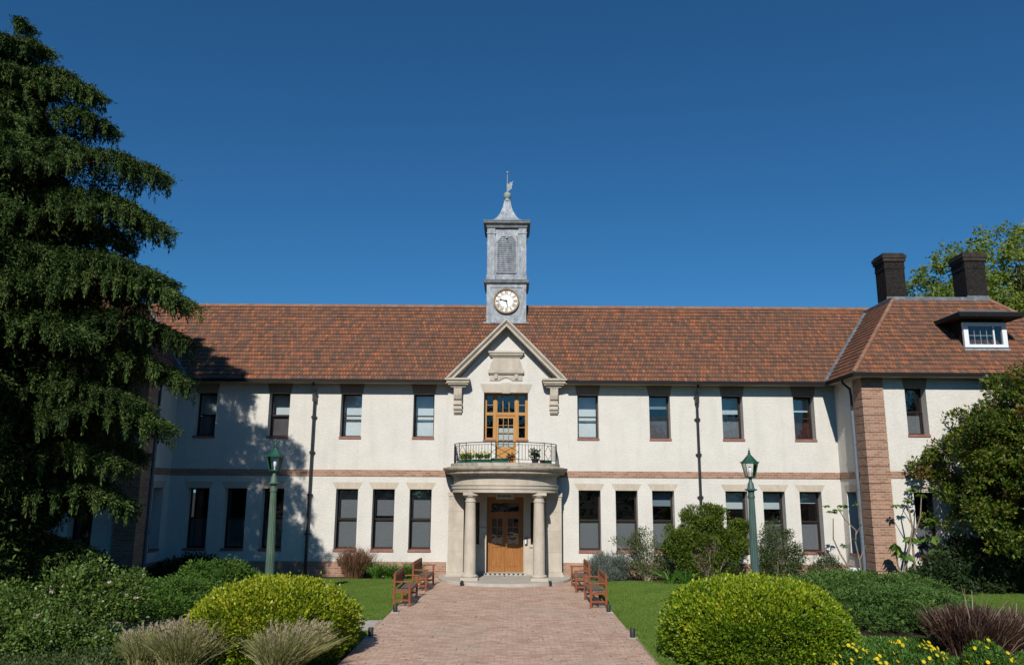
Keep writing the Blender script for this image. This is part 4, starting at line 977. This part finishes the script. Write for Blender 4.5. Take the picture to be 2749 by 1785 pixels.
random.seed(42); RNG=np.random.default_rng(142)
# --- plane tree rising behind the wing
def plane_tree():
    o=empty('plane_tree',(29.0,14,0)); tag(o,'bright green leafy tree rising behind the chimneys','tree')
    mb=MB(); limb(mb,(0,0,0),(.3,0,12),.5,.28,8,0,.05); cs=[]
    for k in range(46):
        a=random.uniform(0,6.28); r=random.uniform(1.5,5.6); h=random.uniform(9.5,17.8)-abs(r-1.5)*.45
        z0=random.uniform(6,12); e=(r*math.cos(a),r*.8*math.sin(a),h); limb(mb,(.1,0,z0),e,.13,.02,5,-.5,.12)
        for t in (.5,.7,.85,1.):
            for _ in range(4):
                cs.append([e[i]*t+(0,0,z0*(1-t))[i]+random.gauss(0,.75) for i in range(3)])
    for _ in range(900):
        d=rand_dirs(1)[0]; cs.append(list(d*np.array([6.4,5.,6.0])*(.35+.65*random.random()**.6)+np.array([.4,0,12.7])))
    cs=np.array(cs); mb.build('trunk','bark',o,smooth=60)
    q,rn=clumps(cs,.28+.42*RNG.random(len(cs)),52,.17,.75,.4,-.15,.8,RNG.random(len(cs))*.3,.2); quads('crown',q,'plane',o,rn)
plane_tree()
random.seed(43); RNG=np.random.default_rng(143)
# --- clipped round bushes
def clipped(x,y,rx,ry,h,m,label,nl,grp,seed):
    o=empty('clipped_bush',(x,y,0)); tag(o,label,'bush',grp)
    mb=MB()
    for k in range(16):
        a=k*.39+.2; limb(mb,(.12*math.cos(a),.12*math.sin(a),0),(rx*.8*math.cos(a)*random.uniform(.4,1),ry*.8*math.sin(a)*random.uniform(.4,1),h*random.uniform(.4,.8)),.03,.01,3,0,.04)
    mb.build('stems','stem_dark',o)
    d=rand_dirs(int(nl*1.7)); d=d[d[:,2]>-.42][:nl]; n=len(d)
    az=np.arctan2(d[:,1],d[:,0])
    lump=1+.030*np.sin(az*4+d[:,2]*5+seed)+.025*np.sin(az*9-d[:,2]*8+seed)+.018*np.sin(az*17+d[:,2]*21)
    dep=RNG.random(n)**1.6*.30
    zc=h*.42; rz=h-zc
    s=np.sign(d)*np.abs(d)**.86; s=s/np.maximum(np.linalg.norm(s,axis=1,keepdims=True),1e-6)
    P_=s*np.array([rx,ry,rz])*lump[:,None]*(1-dep[:,None]); lowm=P_[:,2]<0; P_[lowm,2]*=zc/rz*1.0/.42*.9; P_[:,2]+=zc
    P_[:,2]=np.maximum(P_[:,2],.04)
    sprig=RNG.random(n)<.04; A=d*.8+np.array([0,0,.55])+RNG.normal(size=(n,3))*.5
    P_[sprig]+=d[sprig]*RNG.random((sprig.sum(),1))**2*.14+np.array([0,0,.02]); dep[sprig]=0
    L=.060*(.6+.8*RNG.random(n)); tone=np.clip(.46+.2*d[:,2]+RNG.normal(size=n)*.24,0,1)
    for _ in range(34):                      # hollows left by uneven clipping
        e=rand_dirs(1)[0]; e[2]=abs(e[2])*.9; e/=np.linalg.norm(e); g=np.exp(-((1-d@e)/.0045)); P_-=np.concatenate([d[:,:2],d[:,2:]*.6],1)*(g*random.uniform(.06,.16))[:,None]
    for _ in range(14):
        e=rand_dirs(1)[0]; e[2]=abs(e[2]); e/=np.linalg.norm(e); g=np.exp(-((1-d@e)/.012)); tone=np.clip(tone+g*random.choice((-.3,.25)),0,1)
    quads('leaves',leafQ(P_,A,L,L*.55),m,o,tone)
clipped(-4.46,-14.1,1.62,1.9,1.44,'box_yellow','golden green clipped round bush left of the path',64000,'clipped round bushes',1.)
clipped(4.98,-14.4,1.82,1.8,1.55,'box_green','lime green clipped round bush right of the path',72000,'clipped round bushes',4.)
def bush(name,x,y,label,cat,m,cs,rr,per,ls,lw,out_=.6,up=.4,flat=.9,stems=6,sm='stem_dark',grp=None,tone=None,shell=.35,extra=None):
    o=empty(name,(x,y,0)); tag(o,label,cat,grp)
    cs=np.array(cs)-np.array([x,y,0]); mb=MB()
    for k in range(stems):
        t=cs[RNG.integers(len(cs))]; limb(mb,(random.gauss(0,.06),random.gauss(0,.06),0),t,.025,.006,4,0,.04)
    if stems: mb.build('stems',sm,o)
    q,rn=clumps(cs,np.asarray(rr)*np.ones(len(cs)),per,ls,lw,out_,up,flat,tone if tone is not None else RNG.random(len(cs))*.3,shell)
    q[:,:,2]=np.maximum(q[:,:,2],.015); quads('leaves',q,m,o,rn)
    if extra: extra(o,cs)
    return o
random.seed(44); RNG=np.random.default_rng(144)
# rose shrub, left foreground
cs=np.concatenate([ell_points(240,(-10.4,-13.0,.55),(2.9,1.2,.62),.3),ell_points(110,(-10.2,-14.2,.32),(2.9,.7,.34),.2),ell_points(36,(-8.9,-13.0,1.28),(.75,.5,.36)),ell_points(24,(-8.0,-12.9,.95),(.5,.4,.45)),ell_points(40,(-12.6,-13.0,.6),(1.3,1.,.75))])
def blooms(o,cs):
    k=14; P_=cs[RNG.integers(len(cs),size=k)]+RNG.normal(size=(k,3))*.15+np.array([0,-.15,.15]); n=7
    f0=quads('bloom',leafQ(np.zeros((n,3)),rand_dirs(n)+np.array([0,-.5,.4]),.06,.05),'petal_white',o)
    for i in range(k):
        f=f0 if i==0 else f0.copy()
        if i: C.objects.link(f); f.parent=o
        f.location=P_[i]; f.rotation_euler=(random.gauss(0,.4),0,random.random()*6)
bush('rose_shrub',-10.2,-13.0,'tangled green rose shrub with pale blooms in the left foreground','shrub','rose',cs,.16+.16*RNG.random(len(cs)),85,.07,.6,.5,.35,.9,30,'stem_dark',extra=blooms)
# junipers
def juniper(x,y,cs,label,m,n=120,rad=.42,L=.16):
    o=empty('juniper_shrub',(x,y,0)); tag(o,label,'shrub','spreading junipers'); cs=np.array(cs)-np.array([x,y,0]); Q=[];Rn=[];mb=MB()
    for c in cs[::6]: limb(mb,(0,0,.05),c,.03,.008,3,0,.03)
    mb.build('stems','stem_dark',o)
    k=len(cs); idx=np.repeat(np.arange(k),n); N_=len(idx); a=RNG.random(N_)*6.28
    rad_=rad*np.sqrt(RNG.random(N_)); tilt=RNG.random(k)[idx]
    off=np.stack([np.cos(a)*rad_,np.sin(a)*rad_,(.16-.5*rad_**2/rad)+RNG.normal(size=N_)*.05],1)
    A=np.stack([np.cos(a)*.8,np.sin(a)*.8-.2,np.full(N_,.55)],1)+RNG.normal(size=(N_,3))*.4
    P_=cs[idx]+off; P_[:,2]=np.maximum(P_[:,2],.03); Ls=L*(.6+.7*RNG.random(N_))
    quads('foliage',leafQ(P_,A,Ls,Ls*.28),m,o,np.clip(RNG.random(N_)*.7+tilt*.3,0,1))
def mound(n,c,r,h,f=1.):
    a=RNG.random(n)*6.28; q=np.sqrt(RNG.random(n)); x=c[0]+np.cos(a)*q*r[0]; y=c[1]+np.sin(a)*q*r[1]
    return np.stack([x,y,h*(1-q**2.2)*(.75+.35*RNG.random(n))+.08],1)
juniper(-8.7,-8.2,np.concatenate([mound(120,(-9.0,-9.0),(2.6,2.0),.58),mound(70,(-8.4,-6.8),(1.7,1.3),.85)]),'deep green spreading juniper between rose shrub and left clipped bush','juniper',330,.40,.10)
juniper(10.6,-6.8,np.concatenate([mound(150,(10.6,-6.3),(2.3,3.6),.55),mound(110,(9.9,-9.6),(2.2,2.3),.52),mound(60,(12.2,-5.6),(1.3,1.5),.45)]),'deep green spreading juniper mound right of the right clipped bush','juniper_blue',330,.40,.10)
random.seed(45); RNG=np.random.default_rng(145)
# wall border, right side
cs=ell_points(70,(3.75,-.95,.42),(.85,.45,.42)); 
def spikes(o,cs):
    P_=cs[RNG.integers(len(cs),size=900)]+RNG.normal(size=(900,3))*.12; P_[:,2]=np.maximum(P_[:,2],.02)
    quads('flower_spikes',leafQ(P_,np.array([0,0,1.])+RNG.normal(size=(900,3))*.4,.26,.02),'lavender',o)
bush('lavender_bush',3.75,-.95,'silvery grey lavender bush beside the right porch wall','bush','lavender',cs,.22,170,.10,.14,.8,.6,.9,4,extra=spikes)
cs=np.concatenate([ell_points(38,(5.2,-.95,.55),(.75,.4,.5)),ell_points(26,(5.1,-.95,1.25),(.5,.35,.6)),ell_points(12,(5.85,-.9,1.1),(.4,.3,.5)),np.array([[4.55+.07*i,-.95,1.25+.14*math.sin(i*.3)] for i in range(6)]),np.array([[4.0+.16*i,-.9,1.42-.02*i*i*.3] for i in range(5)])])
bush('sprawling_shrub',5.2,-.95,'thin sprawling grey green shrub between lavender and the tallest wall shrub','shrub','sprawl',cs,.22,64,.06,.5,.7,.3,1,26,'stem_pale')
# tallest shrub
cs=np.concatenate([ell_points(40,(7.25,-1.3,2.28),(.72,.5,.42)),ell_points(50,(7.25,-1.35,1.6),(1.05,.6,.5)),ell_points(34,(6.25,-1.4,1.4),(.5,.45,.6)),ell_points(34,(8.25,-1.3,1.35),(.55,.45,.62)),ell_points(14,(8.55,-1.3,1.95),(.3,.3,.25)),ell_points(40,(7.15,-1.5,.75),(1.25,.5,.5))])
tn=RNG.random(len(cs))*.3
def dead(o,c):
    cc=ell_points(40,(.0,-.22,.95),(.65,.35,.6)); q,rn=clumps(cc,np.full(40,.2),60,.08,.2,.6,.3); quads('dry_foliage',q,'dead',o,rn)
    mb=MB()
    for k in range(12): limb(mb,(random.gauss(.1,.08),-.15,0),(random.gauss(0,.45),-.3+random.gauss(0,.1),random.uniform(.7,1.6)),.045,.01,4,0,.05)
    mb.build('bare_stems','stem_pale',o)
bush('cypress_shrub',7.2,-1.4,'tallest olive green shrub against the wall, with dry grey stems showing','shrub','cypress',cs,.16+.16*RNG.random(len(cs)),150,.095,.36,.8,.5,.9,8,'stem_pale',tone=tn,extra=dead)
cs=np.concatenate([ell_points(60,(9.85,-1.0,1.1),(.75,.45,1.05)),ell_points(30,(9.95,-1.0,.5),(.95,.5,.45)),ell_points(10,(10.75,-1,.95),(.3,.25,.35))])
bush('olive_shrub',9.85,-1.0,'upright olive leaved shrub behind the right lamp post','shrub','hebe',cs,.22,95,.065,.45,.7,.3,1,18,'stem_pale')
cs=np.concatenate([ell_points(40,(11.4,-1.6,.5),(.65,.4,.45))])
bush('feathery_shrub',11.4,-1.6,'low feathery green shrub before the narrow window near the brick corner','shrub','hebe',cs,.2,110,.08,.2,.8,.5,1,10)
def straps(name,x,y,rx,ry,h,n,label,m='strap',w=.018):
    o=empty(name,(x,y,0)); tag(o,label,'plant'); k=max(1,int(rx*2/.35))
    for_P=[];T_=[[],[],[],[]]
    for i in range(k):
        cx=(i+.5)/k*2*rx-rx; P_,T=arcblades((cx,RNG.normal()*ry*.3,0),n//k,.12,h,.75)
        for_P.append(P_); [T_[j].append(T[j]) for j in range(4)]
    blades('leaves',np.concatenate(for_P),[np.concatenate(t) for t in T_],m,o,w=w)
straps('strap_plant',6.1,-1.9,.5,.15,.55,150,'bright yellow green strap leaved clump at the foot of the tallest wall shrub')
straps('agapanthus',-4.0,-.75,.85,.2,.62,420,'row of bright green strap leaves against the plinth left of the porch')
o=empty('bronze_shrub',(-5.5,-.75,0)); tag(o,'bronze red twiggy plant below the window left of the porch','shrub')
P_,T=arcblades((0,0,0),900,.30,1.0,.42,hv=.3); P_[:,0]*=1.0
blades('stems',P_,T,'redleaf',o,w=.007)
cs=ell_points(80,(0,0,.55),(.58,.4,.48),.3); q,rn=clumps(cs,np.full(80,.12),46,.075,.28,.6,.5); quads('leaves',q,'redleaf',o,rn)
random.seed(46); RNG=np.random.default_rng(146)
# grasses
def grass_clump(x,y,rad,h,n,m,label,wind,grp,plume=None,np_=0,w=.006,lean=.55):
    o=empty('fountain_grass',(x,y,0)); tag(o,label,'ornamental grass',grp)
    P_,T=arcblades((0,0,0),n,rad,h,lean,wind); blades('blades',P_,T,m,o,w=w)
    if plume:
        P_,T=arcblades((0,0,0),np_,rad*.8,h*1.12,lean*.8,wind,hv=.18); blades('stalks',P_,T,m,o,w=.003)
        tip=T[-1]; pre=T[-2]; A=tip-pre; k=26; b=np.repeat(pre,k,0)+np.repeat(A,k,0)*RNG.random((np_*k,1))*1.15
        quads('plumes',leafQ(b,np.repeat(nrm(A),k,0)+RNG.normal(size=(np_*k,3))*.35,.05,.012),plume,o)
    return o
grass_clump(-5.55,-15.45,.50,.74,3400,'fountain','tawny fountain grass left of the left clipped bush',(.22,.05),'tawny fountain grasses','plume',260)
grass_clump(-6.35,-15.3,.36,.62,1900,'fountain','shorter tawny fountain grass beside the rose shrub',(.15,.05),'tawny fountain grasses','plume',120)
grass_clump(-3.75,-16.05,.28,.78,1900,'fountain','green and tawny fountain grass in front of the left clipped bush',(.20,.05),'tawny fountain grasses','plume',120)
o=grass_clump(9.45,-14.0,.62,.84,3400,'purple','purple brown grass clump in the right foreground corner',(.05,0),'purple grasses',None,0,.009,.42)
P_,T=arcblades((0,0,0),10,.3,1.4,.45,(.05,0)); blades('seed_stalks',P_,T,'plume',o,w=.008)
cs_=ell_points(90,(0,0,.42),(.62,.5,.36)); q,rn=clumps(cs_,np.full(90,.22),36,.24,.07,.6,.5); q[:,:,2]=np.maximum(q[:,:,2],.02); quads('loose_blades',q,'purple',o,rn)
o=grass_clump(10.7,-13.4,.5,.85,1600,'purple','lower purple brown grass clump at the right frame edge',(.15,0),'purple grasses',None,0,.011,.8)
# daisies
def daisy(x,y,rx,ry,h,n,label):
    o=empty('daisy_plant',(x,y,0)); tag(o,label,'flowers','yellow daisy plants')
    cs=mound(70,(0,0),(rx,ry),h); q,rn=clumps(cs,np.full(70,.13),90,.06,.3,.6,.6); q[:,:,2]=np.maximum(q[:,:,2],.01); quads('leaves',q,'daisyleaf',o,rn)
    a=mound(n,(0,-.08),(rx*1.0,ry*1.0),h)+np.array([0,-.03,.13]); k=9; t=np.arange(k)*2*math.pi/k; Lp=.040
    A=np.stack([np.cos(t),np.sin(t),np.full(k,.15)],1); S=np.stack([-np.sin(t),np.cos(t),np.zeros(k)],1)*.012; b=np.zeros((k,3))
    f0=quads('flower',np.stack([b,b+A*Lp*.6+S,b+A*Lp,b+A*Lp*.6-S],1),'petal',o)
    for i in range(n):
        f=f0 if i==0 else f0.copy()
        if i: C.objects.link(f); f.parent=o
        f.location=a[i]; f.rotation_euler=(R(48)+random.gauss(0,.3),random.gauss(0,.3),random.random())
daisy(6.35,-15.7,.55,.5,.36,34,'yellow daisies beside the right clipped bush at the bottom of the picture')
daisy(7.45,-15.4,.75,.6,.40,52,'yellow daisies in the middle of the right flower bed')
daisy(8.85,-15.5,.42,.4,.38,16,'small yellow daisy plant in front of the purple grass')
# bare stemmed plants by the brick corner
def bare(x,y,label,limbs,leafpts,drops,seed):
    o=empty('rice_paper_plant',(x,y,0)); tag(o,label,'plant','bare stemmed plants by the brick corner')
    mb=MB()
    for pts,r in limbs: mb.tube(pts,[r*(1-.6*i/(len(pts)-1)) for i in range(len(pts))],6)
    mb.build('stems','stem_pale',o,smooth=60)
    Q=[]
    for (p,s,dn) in leafpts:
        k=9; a=np.arange(k)*2*math.pi/k+random.random(); A=np.stack([np.cos(a),np.sin(a)*.7,np.full(k,-.25-dn)],1)+RNG.normal(size=(k,3))*.12
        Q.append(leafQ(np.repeat(np.array([p]),k,0),A,s,s*.42))
    quads('leaves',np.concatenate(Q),'bigleaf',o)
bare(12.3,-2.2,'bare pale stemmed plant with sparse leaves left of the brick corner',
 [([(0.1,0,0),(-.25,0,.55),(-.55,.05,1.1),(-.75,.05,1.6),(-.72,0,2.3)],.04),([(.15,0,0),(.1,0,.8),(.0,0,1.5),(.05,.0,1.9),(-.3,0,2.25),(-.55,0,2.7)],.035),([(.03,0,1.75),(.25,0,2.1),(.28,0,2.6),(.1,0,2.85)],.025),([(.1,0,.9),(.35,0,1.4)],.02)],
 [((-.75,0,2.55),.22,0),((-.55,0,2.6),.20,0),((-.35,0,2.75),.22,0),((-.95,0,2.75),.18,0),((.12,0,2.8),.15,.2),((.0,0,1.6),.12,0),((-.35,0,1.35),.12,0),((.35,-.1,.45),.2,.3),((.2,-.1,.3),.2,.2)],0,1)
bare(13.6,-3.3,'taller bare stemmed plant with drooping leaves in front of the brick corner',
 [([(-.3,0,0),(-.2,0,.7),(0,0,1.3),(.2,0,2.0),(.1,0,2.9),(.3,0,3.3)],.05),([(.2,0,0),(.15,0,.9),(.15,0,1.6),(.5,0,2.4),(.6,0,3.1)],.045),([(-.1,0,0),(-.4,0,.8),(-.45,0,1.4)],.035),([(.15,0,2.2),(-.15,0,2.8)],.02)],
 [((.3,0,3.35),.26,.2),((.6,0,3.15),.22,.2),((-.3,0,2.8),.22,.1),((.1,0,2.95),.2,.1),((-.5,-.1,1.55),.42,.9),((-.42,-.1,1.35),.36,.9),((-.1,-.1,1.15),.3,.5),((.1,.0,1.75),.34,.5),((.2,0,1.7),.3,.4),((.75,0,1.75),.42,.2),((.95,0,1.35),.42,.2),((.85,0,2.35),.3,.1),((.0,-.1,.4),.22,.2)],0,2)
# shade planting
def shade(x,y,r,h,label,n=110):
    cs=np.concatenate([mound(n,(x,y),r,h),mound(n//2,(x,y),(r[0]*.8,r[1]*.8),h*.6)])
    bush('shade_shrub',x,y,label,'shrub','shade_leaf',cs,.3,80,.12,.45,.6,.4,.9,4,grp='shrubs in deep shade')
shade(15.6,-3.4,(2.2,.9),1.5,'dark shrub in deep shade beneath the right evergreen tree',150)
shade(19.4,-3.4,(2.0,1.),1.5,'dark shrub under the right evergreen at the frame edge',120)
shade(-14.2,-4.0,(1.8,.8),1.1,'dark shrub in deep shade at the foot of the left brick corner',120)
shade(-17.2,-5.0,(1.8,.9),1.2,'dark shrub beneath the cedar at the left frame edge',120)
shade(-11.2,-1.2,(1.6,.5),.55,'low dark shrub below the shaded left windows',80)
def cover(name,x0,x1,y0,y1,n,m,label,L=.07):
    P_=np.stack([RNG.uniform(x0,x1,n),RNG.uniform(y0,y1,n),np.zeros(n)],1)
    hh=.05+.13*(.5+.5*np.sin(P_[:,0]*2.3+np.sin(P_[:,1]*3)))*(.5+.5*np.sin(P_[:,1]*2.9+P_[:,0]))
    P_[:,2]=.01+hh*RNG.random(n); Ls=L*(.6+.8*RNG.random(n))
    o=quads(name,leafQ(P_,np.array([0,-.15,.6])+RNG.normal(size=(n,3))*.6,Ls,Ls*.45),m); tag(o,label,'ground cover',None,'stuff')
cover('ground_cover',-15,-3.2,-17.5,-12.6,90000,'hebe','low leafy ground cover under the left foreground shrubs')
cover('ground_cover',3.6,12.5,-17.5,-12.2,80000,'daisyleaf','low leafy ground cover in the right flower bed',.06)
# --- lawn blades
def lawnblades(name,poly,n):
    xs=[p[0] for p in poly]; ys=[p[1] for p in poly]; P_=np.stack([RNG.uniform(min(xs),max(xs),n),RNG.uniform(min(ys),max(ys),n),np.full(n,.004)],1)
    ins=np.zeros(n,bool); m=len(poly)
    for i in range(m):
        (x0,y0),(x1,y1)=poly[i],poly[(i+1)%m]
        if y0==y1: continue
        c=((y0>P_[:,1])!=(y1>P_[:,1]))&(P_[:,0]<(x1-x0)*(P_[:,1]-y0)/(y1-y0)+x0); ins^=c
    P_=P_[ins]; n=len(P_)
    A=np.array([0,0,1.])+RNG.normal(size=(n,3))*.5; L=.035+.035*RNG.random(n)
    patch=.5+.5*np.sin(P_[:,0]*1.3+np.sin(P_[:,1]*.9)*2)*np.sin(P_[:,1]*1.1+P_[:,0]*.4)
    o=quads(name,leafQ(P_,A,L,.009),'grass',None,np.clip(RNG.random(n)*.55+patch*.25+.2*(.5+.5*np.sin(P_[:,0]*4.7+P_[:,1]*1.9)*np.sin(P_[:,1]*5.3-P_[:,0])),0,1)); tag(o,'short mown lawn grass','grass',None,'stuff')
lawnblades('grass',[(-8.5,-9.9),(-2.99,-9.9),(-2.99,-.95),(-8.5,-.95)],170000)
lawnblades('grass',[(-4.2,-13.4),(-2.99,-13.4),(-2.99,-11.55),(-4.2,-11.55)],14000)
lawnblades('grass',[(2.99,-16.4),(5.,-16.4),(9.,-9),(9.1,-1.05),(2.99,-1.05)],200000)
lawnblades('grass',[(10.,-15),(17,-15),(17,-4),(12.5,-3.2),(11,-8)],150000)

# --- unseen trees added behind the camera for the window panes to reflect
n=26000; k=46; cx=np.linspace(-75,75,k)+RNG.normal(size=k)*3; ch=RNG.uniform(8,17,k); cy=-98+RNG.normal(size=k)*6
ix=RNG.integers(k,size=n); d=rand_dirs(n)*(RNG.random((n,1))**.4)
P_=np.stack([cx[ix]+d[:,0]*5.2,cy[ix]+d[:,1]*4.,ch[ix]*.55+d[:,2]*ch[ix]*.5],1); P_[:,2]=np.maximum(P_[:,2],.1)
o=quads('added_reflection_trees',leafQ(P_,rand_dirs(n),1.1,.8),'shade_leaf'); tag(o,'unseen belt of dark trees behind the camera, added for window reflections','wood',None,'stuff')

# --- a few dry leaves and clippings lying about
n=420; P_=np.stack([RNG.uniform(-2.9,2.9,n),RNG.uniform(-20,-3,n),np.full(n,.016)],1); P_[:170,0]=np.sign(P_[:170,0])*(2.9-np.abs(RNG.normal(size=170))*.35)
P_=P_[np.hypot(P_[:,0],P_[:,1]+.6)>2.5]; n=len(P_)
o=quads('fallen_leaves',leafQ(P_,np.stack([RNG.normal(size=n),RNG.normal(size=n),np.full(n,.25)],1),.03+.035*RNG.random(n),.022),'dead'); tag(o,'dry leaves scattered over the brick path','leaf litter',None,'stuff')
